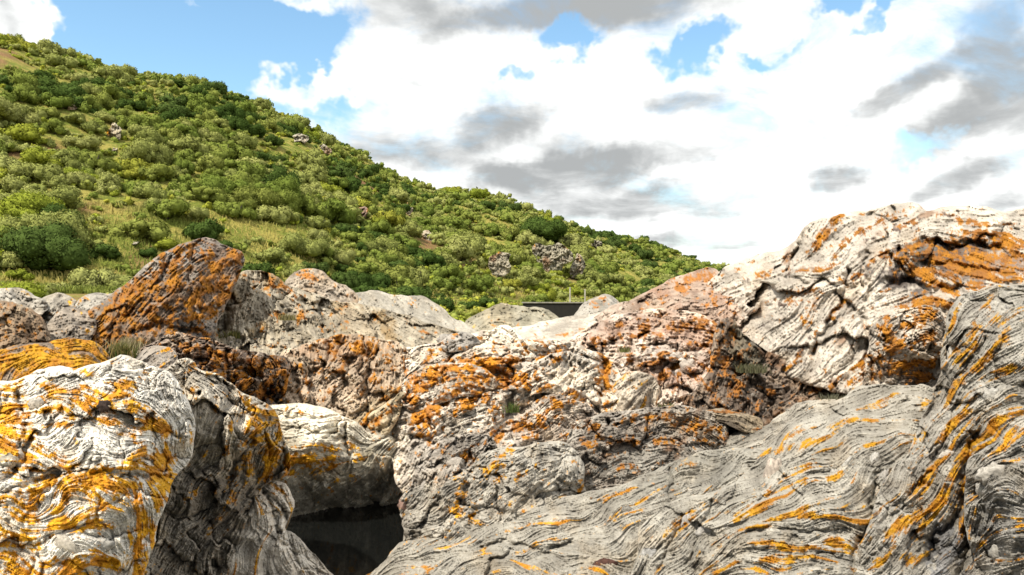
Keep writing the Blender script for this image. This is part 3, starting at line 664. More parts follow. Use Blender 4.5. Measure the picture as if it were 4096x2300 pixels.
build_rock('central_lichen_mass', 'broken white and orange rock mass in the middle above the dome',
    [(392, 470), (397, 440), (378, 420), (372, 390), (380, 362), (400, 348), (430, 345), (446, 338), (468, 334), (492, 328), (508, 331), (520, 338), (536, 340), (555, 338), (575, 342), (590, 350), (605, 356), (616, 366), (624, 380), (632, 392), (632, 410), (606, 420), (600, 450), (560, 470), (500, 480), (450, 510), (412, 516), (402, 495)],
    [(376, 390, 11.2), (385, 365, 11.6), (402, 375, 10.7), (450, 342, 11.6), (500, 335, 11.8), (560, 342, 11.4), (610, 365, 10.8), (430, 370, 10.4), (480, 360, 10.6), (540, 365, 10.4), (590, 385, 10.0), (410, 410, 9.6), (460, 395, 9.7), (510, 385, 9.8), (560, 400, 9.5), (420, 445, 8.9), (480, 430, 9.0), (540, 430, 8.9), (590, 425, 9.2), (430, 480, 8.2), (500, 460, 8.3), (560, 455, 8.3)],
    [(440, 355, 20), (480, 350, 8), (520, 345, -20), (550, 350, 5), (590, 360, -35), (430, 380, 20), (480, 375, 12), (520, 370, -15), (560, 380, 50), (600, 390, -70), (430, 410, 25), (470, 400, 15), (530, 400, 40), (440, 440, 40), (500, 430, 20), (560, 430, 10), (420, 480, 60), (480, 460, 30)],
    lichen=[(440, 350, 22, 5, 30, 0.73), (450, 372, 26, 8, 18, 1.18), (480, 366, 24, 6, 10, 1.18), (505, 376, 16, 9, -35, 1.12), (470, 390, 36, 7, 14, 1.07), (440, 400, 16, 5, 20, 0.84), (425, 418, 14, 12, 30, 1.18), (414, 400, 6, 18, 0, 0.90), (480, 360, 40, 3, 0, 0.84), (520, 350, 30, 3, 0, 0.68), (550, 348, 14, 6, -10, 0.79), (545, 362, 14, 7, 30, 0.90), (510, 345, 20, 3, -10, 0.62), (600, 350, 16, 5, -20, 0.68),
            (606, 385, 4, 18, 0, 1.07), (610, 355, 14, 6, -25, 0.73), (555, 395, 16, 8, 40, 0.84), (570, 405, 10, 6, 0, 0.73), (525, 428, 16, 8, 0, 0.84), (495, 430, 6, 16, 20, 0.84), (555, 440, 12, 8, 0, 0.73), (575, 420, 8, 5, 0, 0.73), (455, 432, 10, 6, 0, 0.62), (470, 415, 20, 4, 15, 0.73), (490, 410, 8, 4, 0, 0.62)],
    cracks=[([(400, 405), (415, 412), (425, 402), (440, 398)], 2.4, 5), ([(508, 384), (512, 400), (506, 412), (530, 410), (545, 396)], 3.5, 8), ([(500, 372), (535, 388), (545, 384)], 2.2, 5), ([(412, 436), (440, 445), (470, 440), (500, 436)], 2.5, 5), ([(605, 365), (602, 395), (598, 412)], 2.5, 5), ([(540, 350), (530, 362), (510, 364)], 2, 4)],
    light=(0.74, 0.69, 0.62), dark=(0.38, 0.34, 0.30), lump=(3.6, 30), blocks=(2.3, 24, 1.6, 20), fol=(1.7, 1.5, 1.2), rim=12, roll=1.1, thick=2.4, crust_shade=[(455, 378, 40, 18, 15, .4, (.36, .23, .14)), (525, 395, 14, 6, 0, .6, (.10, .085, .07)), (545, 425, 30, 14, 20, .4, (.26, .17, .13)), (560, 440, 40, 12, 0, .5, (.24, .21, .18)), (430, 455, 26, 22, 20, .5, (.22, .20, .18)), (565, 368, 20, 16, 0, .4, (.30, .285, .27)), (530, 372, 22, 6, -8, .5, (.2, .19, .18))], big=(9, 36, 1.5, 15), seed=61, pal=(ORA * 1.1, RUS * 1.3), balance=0.1)
build_rock('knobby_rubble_rock', 'knobby grey rock below the central mass, left of the dome',
    [(400, 520), (403, 500), (410, 486), (414, 470), (422, 456), (434, 442), (450, 437), (470, 433), (492, 436), (500, 450), (490, 475), (470, 500), (440, 530), (410, 540)],
    [(405, 500, 7.9), (425, 460, 8.1), (470, 438, 8.2), (440, 470, 7.6), (470, 460, 7.6), (420, 510, 7.4), (480, 470, 7.4)],
    [(420, 480, 60), (445, 460, 55), (470, 445, 20), (440, 490, 50), (420, 515, 70)],
    lichen=[(446, 468, 5, 16, 20, .55), (462, 455, 12, 8, 30, .55), (440, 448, 8, 4, 0, .4), (405, 505, 8, 6, 0, .5)],
    light=(0.46, 0.43, 0.40), dark=(0.18, 0.165, 0.15), lump=(2.4, 20), blocks=(3.2, 15, 1.4, 50), fol=(1.3, 1.2, 1.0), rim=8, roll=1.2, thick=1.0, big=(6, 24, 1.2, 50), seed=67, pal=(ORA * .8, RUS))

build_rock('cracked_tan_mass', 'furrowed tan and rust rock with a long vertical crack, left of the central mass',
    [(255, 412), (262, 385), (276, 362), (284, 350), (300, 346), (318, 340), (338, 334), (356, 333), (372, 338), (390, 338), (405, 346), (412, 358), (408, 375), (402, 392), (404, 420), (404, 445), (380, 448), (340, 440), (300, 430)],
    [(285, 355, 11.3), (340, 337, 12.0), (400, 348, 11.6), (300, 375, 10.7), (350, 370, 10.8), (395, 380, 10.5), (310, 405, 10.0), (360, 405, 10.0), (395, 420, 9.8), (280, 400, 10.3), (370, 430, 9.6)],
    [(300, 355, 70), (340, 345, 60), (370, 350, 55), (395, 355, -60), (300, 380, 65), (345, 375, 50), (380, 385, 60), (320, 405, 55), (365, 410, 42), (385, 425, 35)],
    lichen=[(345, 345, 24, 8, 0, .75), (340, 365, 20, 10, 30, .5), (385, 360, 16, 12, 40, .65), (408, 360, 4, 18, 0, .75), (300, 365, 16, 8, 0, .5), (370, 385, 12, 10, 40, .5), (375, 412, 22, 4, 35, .75), (310, 385, 12, 8, 0, .45), (330, 395, 14, 6, 50, .5), (390, 400, 10, 12, 40, .5)],
    cracks=[([(378, 350), (370, 365), (368, 385), (364, 395), (368, 410)], 2.6, 8), ([(330, 350), (322, 375), (330, 395)], 2.2, 4), ([(300, 360), (296, 385), (304, 405)], 2.2, 4), ([(365, 425), (385, 412), (400, 398)], 2, 5), ([(362, 418), (380, 404), (398, 390)], 1.6, 4), ([(350, 360), (345, 385), (356, 400)], 2, 4)],
    light=(0.60, 0.51, 0.41), dark=(0.29, 0.23, 0.17), lump=(3.0, 26), blocks=(2.6, 18, 1.8, 62), fol=(1.8, 2.0, 1.2), rim=10, roll=1.1, thick=2.0, crust_shade=[(340, 350, 34, 12, 0, .6, (.34, .20, .11)), (320, 385, 40, 22, 40, .5, (.28, .21, .15)), (375, 375, 20, 20, 40, .5, (.34, .24, .16)), (372, 410, 26, 8, 35, .6, (.3, .23, .13))], big=(7, 32, .7, 25), seed=71, stain=0.0, stain_col=np.array((0.24, 0.135, 0.06)), pal=(ORA, RUS))

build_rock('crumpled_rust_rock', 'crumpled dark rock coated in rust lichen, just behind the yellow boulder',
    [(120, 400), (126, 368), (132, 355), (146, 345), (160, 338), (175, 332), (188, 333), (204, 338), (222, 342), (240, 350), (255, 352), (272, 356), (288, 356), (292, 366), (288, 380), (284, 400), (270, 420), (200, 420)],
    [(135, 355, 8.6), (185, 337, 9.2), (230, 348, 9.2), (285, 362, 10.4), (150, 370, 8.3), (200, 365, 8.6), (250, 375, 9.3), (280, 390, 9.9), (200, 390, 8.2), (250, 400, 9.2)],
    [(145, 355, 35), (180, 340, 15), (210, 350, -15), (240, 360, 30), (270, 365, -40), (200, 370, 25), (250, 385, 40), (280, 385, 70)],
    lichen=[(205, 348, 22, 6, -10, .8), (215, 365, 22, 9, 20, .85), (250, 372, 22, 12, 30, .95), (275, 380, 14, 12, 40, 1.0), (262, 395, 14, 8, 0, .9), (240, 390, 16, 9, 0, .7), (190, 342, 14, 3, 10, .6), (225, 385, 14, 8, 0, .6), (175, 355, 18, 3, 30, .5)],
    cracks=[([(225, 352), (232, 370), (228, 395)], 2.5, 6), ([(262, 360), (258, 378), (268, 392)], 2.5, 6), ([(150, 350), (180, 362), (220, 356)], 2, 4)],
    light=(0.44, 0.37, 0.31), dark=(0.13, 0.10, 0.085), lump=(3.0, 20), blocks=(3.0, 15, 1.5, 25), fol=(1.6, 1.6, 1.2), rim=9, roll=1.2, thick=1.3, crust_shade=[(255, 385, 30, 20, 20, .7, (.085, .05, .028)), (215, 358, 30, 10, 0, .5, (.15, .09, .06)), (270, 395, 14, 14, 0, .8, (.04, .03, .025))], big=(9, 26, 1.2, 25), seed=77, pal=(ORA * .9, RUS), stain=0.15)
build_rock('smooth_grey_patch_rock', 'small smooth grey rock wedge in front of the crumpled rust rock',
    [(128, 372), (134, 358), (145, 346), (158, 343), (172, 348), (180, 360), (176, 372), (160, 380), (140, 382)], [(135, 360, 8.2), (158, 346, 8.3), (172, 360, 8.0), (150, 370, 7.8)],
    [(145, 358, 35), (165, 360, 25)], light=(0.34, 0.32, 0.30), dark=(0.17, 0.155, 0.145), lump=(1.4, 14), fol=(1, 1, .6), rim=7, roll=1.0, thick=.7, seed=79, lichen=[(166, 350, 6, 5, 0, .4)])

build_rock('orange_coated_rock', 'low rounded rock wholly coated in orange lichen at the left edge',
    [(-135, 352), (0, 350), (20, 346), (45, 342), (62, 339), (78, 338), (92, 340), (100, 345), (108, 354), (113, 364), (116, 385), (100, 420), (-135, 420)],
    [(0, 354, 7.3), (75, 341, 7.5), (108, 358, 7.4), (20, 375, 6.7), (80, 365, 6.8), (50, 395, 6.3), (100, 385, 6.8), (0, 400, 6.2)],
    [(20, 360, 15), (60, 350, 12), (95, 355, -35), (50, 370, 20), (20, 385, 70), (80, 375, 20)],
    lichen=[(60, 352, 50, 11, 6, 1.3), (90, 358, 26, 16, -20, 1.3), (20, 360, 40, 10, 6, 1.2), (60, 368, 30, 14, 10, 1.05), (10, 380, 16, 14, 0, .75), (30, 378, 24, 18, 0, .7)],
    light=(0.34, 0.28, 0.22), dark=(0.14, 0.11, 0.09), lump=(2.0, 26), fol=(1.0, 1.0, 1.0), rim=14, roll=1.1, thick=1.2, seed=83, pal=(YEL * .72, ORA * .78), stain=.4)

build_rock('red_crumbly_crag', 'crumbly white and reddish crag right of the central mass',
    [(560, 345), (572, 335), (590, 325), (606, 318), (626, 312), (650, 309), (676, 308), (700, 314), (718, 322), (724, 335), (722, 360), (716, 385), (700, 402), (680, 415), (655, 412), (640, 400), (625, 390), (612, 372), (590, 360)],
    [(575, 340, 12.6), (640, 314, 13.2), (710, 322, 12.8), (620, 345, 11.8), (670, 345, 11.4), (710, 360, 11.0), (640, 375, 10.9), (690, 385, 10.3), (670, 405, 10.0)],
    [(590, 340, 25), (630, 325, 10), (680, 320, 0), (640, 350, 20), (690, 345, -20), (660, 380, 50), (700, 380, -75), (630, 370, -50)],
    lichen=[(610, 330, 20, 5, 30, .65), (640, 330, 22, 7, 0, .7), (690, 325, 26, 6, 0, .8), (712, 340, 7, 18, 0, .85), (640, 352, 14, 8, 0, .6), (680, 372, 24, 8, 0, .8), (660, 360, 18, 6, 20, .6), (695, 350, 14, 6, 0, .6), (600, 345, 14, 4, 30, .6), (655, 318, 26, 4, 0, .5)],
    cracks=[([(632, 330), (630, 360), (638, 385)], 2.2, 5), ([(650, 345), (690, 350), (716, 345)], 2.5, 5), ([(655, 395), (675, 388), (700, 395)], 3, 8)],
    light=(0.74, 0.66, 0.59), dark=(0.38, 0.30, 0.26), lump=(3.2, 22), blocks=(2.4, 15, 1.3, 10), fol=(1.2, 1.2, 1.3), rim=10, roll=1.1, thick=2.0, crust_shade=[(650, 325, 40, 10, 5, .6, (.34, .22, .16)), (690, 335, 30, 12, 0, .6, (.30, .16, .10)), (680, 372, 26, 12, 0, .6, (.32, .19, .14)), (605, 335, 24, 7, 28, .5, (.36, .22, .15)), (655, 355, 20, 8, 20, .5, (.3, .26, .23))], big=(7.5, 30, 1.3, 15), seed=89, pal=(RUS * 1.3, RUS), balance=.1)
build_rock('overhang_boulder', 'striped grey boulder overhanging a dark hollow, below the red crag',
    [(596, 425), (604, 400), (612, 385), (625, 372), (640, 372), (655, 378), (660, 392), (662, 408), (650, 418), (625, 422)],
    [(610, 395, 9.9), (640, 376, 10.2), (656, 395, 10.2), (630, 400, 9.5), (645, 412, 9.9), (610, 415, 9.5)], [(615, 395, 70), (640, 385, 10), (650, 400, 70), (635, 408, 65)],
    lichen=[(612, 395, 4, 16, 0, .7), (640, 380, 14, 4, 0, .4)], light=(0.58, 0.53, 0.46), dark=(0.2, 0.17, 0.14), lump=(1.6, 14), fol=(1.6, 1.6, .9), rim=8, roll=1.2, thick=1.0, seed=91)
build_rock('brown_cliff_face', 'brown vertical rock face streaked with rust, centre right beside the gully',
    [(662, 415), (672, 400), (695, 392), (706, 375), (712, 350), (716, 330), (722, 318), (735, 320), (742, 332), (752, 340), (768, 352), (790, 362), (815, 372), (845, 386), (858, 396), (840, 412), (800, 420), (760, 432), (720, 430), (690, 424)],
    [(675, 410, 9.7), (722, 325, 10.6), (720, 370, 10.0), (740, 400, 9.6), (760, 360, 10.6), (800, 375, 10.5), (845, 395, 9.9), (790, 410, 9.4), (720, 415, 9.3)],
    [(720, 350, 85), (735, 380, 85), (700, 400, 60), (760, 380, 60), (800, 385, 40), (780, 405, 20)],
    lichen=[(724, 345, 6, 30, 0, .85), (715, 370, 8, 26, 0, .75), (735, 385, 10, 26, 0, .6), (745, 395, 18, 10, 0, .5), (790, 392, 16, 4, 10, .6), (815, 380, 14, 4, 20, .6), (770, 395, 10, 5, 0, .5), (840, 392, 14, 5, 0, .6)],
    light=(0.36, 0.29, 0.23), dark=(0.12, 0.092, 0.075), lump=(2.0, 22), blocks=(2.0, 12, 1.2, 80), fol=(1.8, 1.8, 1.2), rim=9, roll=1.0, thick=1.6, crust_shade=[(750, 380, 30, 30, 0, .5, (.12, .095, .08)), (745, 350, 14, 26, 0, .6, (.11, .115, .085)), (735, 400, 40, 16, 0, .6, (.09, .07, .055))], big=(8, 30, .6, 10), seed=97, pal=(RUS * 1.3, RUS), stain=.5)

build_rock('right_massif', 'huge pale rounded outcrop rising against the sky at upper right',
    [(688, 335), (694, 302), (710, 279), (728, 266), (745, 259), (765, 252), (785, 248), (797, 240), (803, 228), (810, 222), (828, 217), (845, 213), (864, 213), (872, 208), (890, 204), (908, 202), (920, 205), (929, 212), (945, 206), (962, 204), (982, 206), (1002, 211), (1012, 211), (1024, 207), (1165, 202), (1165, 400), (960, 400), (880, 400), (830, 392), (790, 378), (750, 362), (715, 356), (694, 350)],
    [(700, 310, 16.5), (700, 345, 15.0), (726, 280, 16.4), (785, 251, 15.2), (806, 228, 13.8), (860, 216, 14.2), (905, 206, 14.4), (970, 208, 14.0), (1030, 210, 14.0), (830, 245, 12.6), (780, 280, 12.6), (890, 235, 12.4), (970, 240, 12.2), (850, 275, 11.4), (800, 310, 11.2), (750, 310, 13.3), (910, 270, 11.3), (970, 265, 11.2), (880, 310, 10.6), (830, 350, 10.2), (930, 300, 10.2), (990, 280, 10.6), (870, 385, 9.6), (930, 350, 9.6), (780, 350, 10.9), (1020, 300, 10.0)],
    [(735, 275, 25), (770, 260, 20), (800, 245, 60), (820, 235, 52), (845, 240, 48), (870, 215, 10), (905, 210, 20), (960, 210, -5), (1010, 215, -10), (770, 285, 12), (810, 275, 6), (840, 285, 4), (860, 250, 40), (890, 235, 30), (930, 225, 0), (980, 230, -14), (760, 310, 30), (800, 310, 55), (840, 315, 62), (870, 290, 50), (900, 265, -70), (950, 255, -8), (990, 265, -20), (940, 280, -25), (820, 345, 55), (850, 350, 60), (870, 370, 45), (900, 310, 15), (980, 285, -15), (900, 340, 70)],
    lichen=[(985, 258, 55, 14, -6, .95), (1000, 245, 40, 10, -20, .9), (945, 272, 40, 10, -18, .95), (1015, 280, 30, 10, 0, .8), (925, 302, 22, 12, 20, .8), (825, 235, 4, 20, -35, .8), (850, 237, 16, 3, 25, .75), (838, 250, 3, 12, -25, .6), (880, 217, 14, 4, 5, .7), (916, 242, 4, 16, 0, .75), (900, 228, 14, 3, 10, .4), (975, 225, 16, 4, -20, .85), (992, 235, 20, 7, -25, 1.0), (1015, 245, 18, 10, -10, 1.0), (995, 258, 40, 9, 0, 1.1), (960, 268, 40, 9, -14, 1.1), (930, 275, 24, 8, -30, 1.0), (1000, 275, 35, 9, -10, .9), (950, 255, 26, 5, 10, .8), (920, 258, 12, 6, -30, .8), (965, 285, 26, 6, -15, 1.0),
            (935, 305, 14, 10, 30, .9), (920, 318, 16, 6, 20, .6), (845, 303, 9, 3, 25, .8), (862, 296, 14, 2, 25, .7), (800, 300, 12, 14, -30, .5), (775, 272, 26, 2, 8, .5), (830, 278, 30, 2, 8, .55), (840, 322, 4, 12, -25, .6), (820, 345, 12, 2, 55, .6), (860, 370, 22, 4, 42, .8), (850, 380, 16, 5, 20, .7), (800, 360, 16, 3, 30, .5), (745, 268, 12, 3, 20, .5), (720, 290, 12, 8, 0, .5)],
    cracks=[([(797, 244), (794, 258), (788, 272)], 3, 7), ([(848, 270), (845, 290), (838, 310), (826, 330), (812, 352)], 3.0, 7), ([(868, 250), (862, 275), (872, 285), (868, 300)], 2.2, 4), ([(920, 240), (950, 246), (985, 243), (1000, 250)], 4, 9), ([(885, 285), (905, 280), (930, 290), (960, 288)], 4.0, 9), ([(765, 280), (790, 277), (806, 284)], 2.4, 5), ([(862, 318), (870, 335), (866, 360), (872, 385)], 2.8, 6), ([(870, 213), (884, 218), (902, 226), (925, 214)], 2.4, 4), ([(940, 262), (965, 268), (1000, 272)], 3, 6)],
    light=(0.56, 0.525, 0.48), dark=(0.31, 0.285, 0.26), lump=(4.0, 44), fol=(1.4, 1.5, 1.0), rim=16, roll=1.2, thick=4.0, crust_shade=[(955, 250, 40, 9, 8, .9, (.075, .07, .065)), (935, 262, 22, 7, -10, .8, (.08, .07, .06)), (905, 283, 22, 8, -20, .9, (.06, .045, .04)), (960, 275, 30, 6, -18, .7, (.09, .05, .035)), (1000, 262, 40, 10, -10, .7, (.13, .06, .03)), (925, 250, 12, 9, 0, .6, (.10, .09, .08))], big=(8, 60, 1.7, 15), iso=True, bands=.45, seed=101, pal=(ORA * .8, RUS * .9), stain=-.9, swirl=14, balance=.15)  # dark patches: overhang shade painted in along with dark grey rock
build_rock('rust_patched_boulder', 'bulging boulder patched with rust lichen between the massif and the streaked wall',
    [(860, 392), (866, 365), (868, 340), (874, 322), (890, 312), (910, 306), (930, 303), (945, 312), (946, 345), (942, 385), (930, 392), (900, 390)],
    [(870, 340, 9.6), (905, 310, 9.9), (940, 315, 9.6), (900, 345, 9.0), (930, 350, 9.0), (880, 380, 9.1), (930, 385, 9.2)],
    [(880, 330, 70), (910, 315, 15), (935, 325, -30), (895, 350, 20), (925, 355, 15), (880, 375, -60), (920, 380, 5)],
    lichen=[(910, 325, 20, 4, 10, .8), (925, 318, 16, 8, 20, .85), (893, 345, 9, 24, 10, .85), (925, 340, 10, 6, 20, .8), (905, 370, 28, 9, -10, 1.0), (880, 345, 6, 14, 0, .6), (930, 365, 9, 6, 0, .8), (910, 355, 12, 6, 0, .7), (925, 380, 16, 6, 0, .9)],
    cracks=[([(868, 350), (872, 370), (880, 385)], 2.5, 6), ([(890, 312), (880, 330), (886, 345)], 2, 4)],
    light=(0.58, 0.54, 0.49), dark=(0.23, 0.2, 0.175), lump=(3.0, 22), blocks=(1.8, 14, 1.6, 15), fol=(1.4, 1.4, 1.2), rim=10, roll=1.3, thick=1.5, crust_shade=[(910, 372, 30, 9, -6, .8, (.10, .055, .03)), (925, 385, 20, 6, 0, .8, (.05, .035, .03))], big=(6, 26, 1.4, 15), seed=103, pal=(ORA * .9, RUS))

build_rock('leaning_orange_slab', 'big leaning slab of rock mottled with orange lichen, tallest on the left',
    [(72, 338), (76, 322), (92, 308), (110, 295), (126, 284), (142, 270), (156, 258), (166, 250), (178, 245), (192, 240), (205, 238), (217, 239), (222, 244), (232, 247), (243, 252), (245, 262), (240, 275), (232, 290), (224, 310), (216, 330), (210, 345), (180, 360), (110, 365), (84, 352)],
    [(80, 335, 12.6), (126, 286, 13.8), (170, 250, 14.8), (205, 241, 15.2), (240, 255, 15.0), (150, 300, 12.9), (200, 280, 13.6), (225, 300, 14.0), (120, 330, 12.2), (170, 330, 12.3), (210, 340, 13.0), (150, 355, 11.8)],
    [(100, 310, 48), (140, 280, 48), (175, 255, 42), (210, 242, -10), (235, 255, 60), (160, 300, 50), (200, 275, 55), (220, 300, 62), (120, 330, 42), (170, 330, 45), (200, 335, 60)],
    lichen=[(195, 250, 28, 8, 0, .8), (165, 268, 34, 7, 50, .85), (125, 305, 40, 12, 42, 1.0), (90, 330, 18, 14, 40, 1.0), (170, 290, 24, 12, 30, .8), (215, 275, 16, 22, -30, .95), (230, 262, 8, 20, -25, .9), (150, 320, 26, 12, 40, .8), (190, 300, 24, 8, 20, .85), (180, 318, 16, 12, 0, .75), (200, 325, 10, 18, -20, .7), (115, 335, 26, 10, 20, .8), (205, 262, 20, 8, 0, .7), (150, 340, 20, 6, 0, .5), (220, 300, 5, 26, -25, .7)],
    cracks=[([(150, 290), (168, 270), (172, 258)], 2.2, 4), ([(130, 335), (160, 325), (200, 332)], 2.4, 5), ([(140, 300), (120, 320), (100, 335)], 2, 3)],
    light=(0.36, 0.335, 0.31), dark=(0.16, 0.14, 0.125), lump=(2.2, 30), blocks=(1.2, 18, 2.2, 48), fol=(1.5, 1.5, 1.2), rim=9, roll=1.6, thick=1.6, crust_shade=[(150, 320, 60, 20, 42, .6, (.16, .085, .04)), (215, 275, 24, 30, -30, .6, (.17, .085, .035)), (195, 248, 30, 9, 0, .5, (.12, .115, .11)), (175, 320, 16, 9, 0, .6, (.11, .105, .10)), (190, 335, 24, 10, 0, .6, (.10, .095, .09)), (110, 320, 40, 14, 42, .6, (.19, .095, .03))], big=(6, 40, 2, 48), seed=107, pal=(ORA * .72, RUS * .95), stain=.1)

build_rock('tan_ribbed_mound', 'tan mound of ribbed rock just right of the leaning orange slab',
    [(205, 352), (214, 330), (224, 306), (234, 286), (240, 272), (248, 268), (262, 270), (278, 276), (290, 284), (310, 292), (330, 300), (352, 302), (380, 308), (410, 316), (440, 326), (466, 334), (475, 345), (420, 360), (340, 365), (260, 368)],
    [(248, 272, 17.0), (225, 320, 15.0), (300, 292, 17.5), (370, 310, 17.0), (450, 332, 15.5), (260, 310, 15.4), (320, 325, 15.2), (250, 345, 13.8), (320, 350, 13.4), (400, 340, 14.0)],
    [(235, 300, 65), (250, 285, 70), (240, 330, 80), (270, 310, -70), (300, 320, -75), (330, 325, -60), (370, 330, -40), (420, 330, -20), (290, 290, -40), (300, 345, 10)],
    lichen=[(270, 285, 14, 8, -20, .55), (300, 310, 5, 14, 0, .5), (345, 312, 4, 10, 0, .65), (330, 322, 8, 7, 0, .5), (420, 330, 8, 5, 0, .5), (275, 315, 8, 5, 0, .4)],
    cracks=[([(228, 312), (222, 335)], 4, 9), ([(300, 300), (320, 305), (345, 320)], 2, 4), ([(285, 315), (300, 325), (330, 330)], 2.0, 3)],
    light=(0.45, 0.41, 0.335), dark=(0.20, 0.175, 0.135), lump=(2.6, 32), fol=(1.8, 2.0, 1.0), rim=9, roll=1.1, thick=2.0, big=(7, 40, .8, 20), blocks=(1.6, 13, .7, 20), seed=109, stain=-.3, stain_col=np.array((0.26, 0.17, 0.07)), pal=(ORA * .85, RUS * 1.2))
build_rock('rounded_tan_hump', 'rounded brown-tinged hump on the skyline of rocks behind the tan mound',
    [(280, 300), (284, 284), (290, 273), (300, 268), (312, 267), (322, 270), (332, 280), (350, 288), (362, 300), (350, 315), (300, 312)], [(290, 280, 20), (312, 270, 20.5), (335, 285, 20), (320, 295, 19)], [(300, 275, 40), (320, 275, -30), (340, 292, -35)],
    lichen=[(312, 272, 14, 5, 0, .5)], light=(0.45, 0.40, 0.34), dark=(0.22, 0.185, 0.15), lump=(1.4, 16), fol=(1.1, 1.1, .8), rim=8, roll=1.1, thick=2, blocks=(1.4, 8, 1.3, 30), seed=113, stain=.2, stain_col=np.array((.3, .19, .1)), pal=(ORA, RUS * 1.4))
build_rock('far_grey_sheet', 'broad smooth pale grey rock sheet sloping to the valley, centre distance',
    [(335, 312), (345, 298), (356, 292), (372, 290), (390, 293), (408, 295), (424, 296), (434, 302), (446, 308), (454, 318), (464, 322), (474, 330), (490, 338), (470, 350), (400, 345), (350, 330)],
    [(350, 298, 24), (400, 295, 25), (440, 306, 24), (470, 328, 20), (400, 315, 21), (440, 332, 18.5), (370, 325, 19.5)], [(370, 300, -20), (410, 300, -12), (440, 312, -35), (400, 320, -25), (460, 332, -25)],
    lichen=[(385, 305, 8, 4, 0, .3)], light=(0.45, 0.43, 0.385), dark=(0.26, 0.245, 0.215), lump=(1.8, 26), fol=(1.2, 1.2, .7), rim=8, roll=1.0, thick=3, big=(5, 26, 1.8, -20), blocks=(1.5, 9, 1.6, -20), seed=127)
build_rock('far_ribbed_hummock', 'small ribbed grey-green hummock in front of the dark wall',
    [(460, 335), (464, 322), (478, 314), (492, 306), (504, 303), (518, 305), (530, 309), (540, 308), (552, 312), (562, 320), (568, 328), (580, 340), (520, 345)], [(470, 322, 26), (504, 306, 28), (545, 312, 27), (510, 325, 24), (560, 330, 24), (480, 338, 22)],
    [(480, 318, 30), (505, 310, 5), (540, 315, -15), (510, 325, 10), (555, 325, -40)], light=(0.40, 0.38, 0.31), dark=(0.19, 0.18, 0.135), lump=(1.8, 14), fol=(1.3, 1.3, 1.0), rim=7, roll=1.1, thick=3, big=(4, 18, 1.5, 10), blocks=(1.6, 8, 1.5, 10), seed=131, lichen=[(480, 325, 7, 3, 0, .3)])
build_rock('far_brown_knoll', 'small grey knoll with a rusty patch beside the dark wall',
    [(572, 318), (580, 307), (588, 299), (598, 294), (608, 293), (614, 298), (622, 305), (630, 312), (620, 322), (590, 324)], [(580, 308, 27), (605, 296, 28), (622, 308, 27), (600, 312, 25)], [(590, 302, 40), (610, 300, -35), (600, 315, 10)],
    lichen=[(600, 304, 8, 4, 0, .7)], light=(0.40, 0.385, 0.36), dark=(0.22, 0.21, 0.19), lump=(1.2, 12), fol=(1, 1, .8), rim=6, roll=1.1, thick=2, blocks=(1.4, 8, 1.5, 30), seed=137, pal=(RUS * 1.5, RUS * 1.2))
build_rock('pale_far_shelf', 'long pale rock shelf in the middle distance between hummock and red slope',
    [(480, 345), (494, 333), (520, 327), (545, 322), (560, 318), (580, 315), (605, 312), (630, 308), (650, 310), (655, 325), (620, 338), (570, 345), (520, 350)], [(500, 333, 18.5), (560, 320, 20), (630, 311, 20), (560, 335, 16.5), (620, 330, 16.5)],
    [(520, 332, 15), (570, 322, 12), (620, 315, 8), (560, 335, 10)], lichen=[(560, 338, 26, 4, 10, .4), (600, 330, 20, 4, 0, .4)], light=(0.60, 0.57, 0.52), dark=(0.32, 0.295, 0.265), lump=(1.8, 18), blocks=(1.2, 14, 1.6, 10), fol=(1.2, 1.2, 1.0), rim=7, roll=1.1, thick=2.5, big=(5, 26, 1.8, 10), seed=139, pal=(ORA, RUS * 1.3))
build_rock('reddish_slope_rock', 'pinkish-brown weathered rock slope rising to the right massif, centre right',
    [(590, 320), (605, 310), (622, 302), (640, 295), (655, 286), (672, 279), (690, 272), (705, 267), (716, 267), (724, 276), (735, 285), (760, 296), (775, 315), (765, 345), (740, 350), (700, 335), (660, 325), (620, 328)],
    [(605, 312, 19), (655, 289, 19.5), (708, 270, 19), (680, 295, 16.5), (740, 300, 14.5), (640, 315, 16.5), (700, 325, 14), (750, 335, 13)], [(630, 305, 28), (670, 285, 28), (708, 275, 10), (720, 290, -30), (680, 305, 20), (740, 310, 20), (660, 318, 10)],
    lichen=[(690, 283, 26, 7, 20, .7), (660, 300, 18, 5, 25, .6), (710, 280, 12, 6, 0, .6), (720, 300, 20, 8, 0, .55), (650, 315, 18, 4, 10, .4), (740, 312, 14, 8, 0, .5)],
    light=(0.54, 0.46, 0.40), dark=(0.25, 0.19, 0.155), lump=(2.4, 22), blocks=(1.6, 12, 1.5, 25), fol=(1.3, 1.3, 1.1), rim=9, roll=1.1, thick=2.5, crust_shade=[(685, 285, 40, 12, 22, .5, (.26, .16, .11)), (720, 305, 30, 12, 0, .5, (.28, .18, .13))], big=(6, 32, 1.6, 25), seed=149, stain=.1, stain_col=np.array((.30, .165, .10)), pal=(RUS * 1.5, RUS * 1.1))

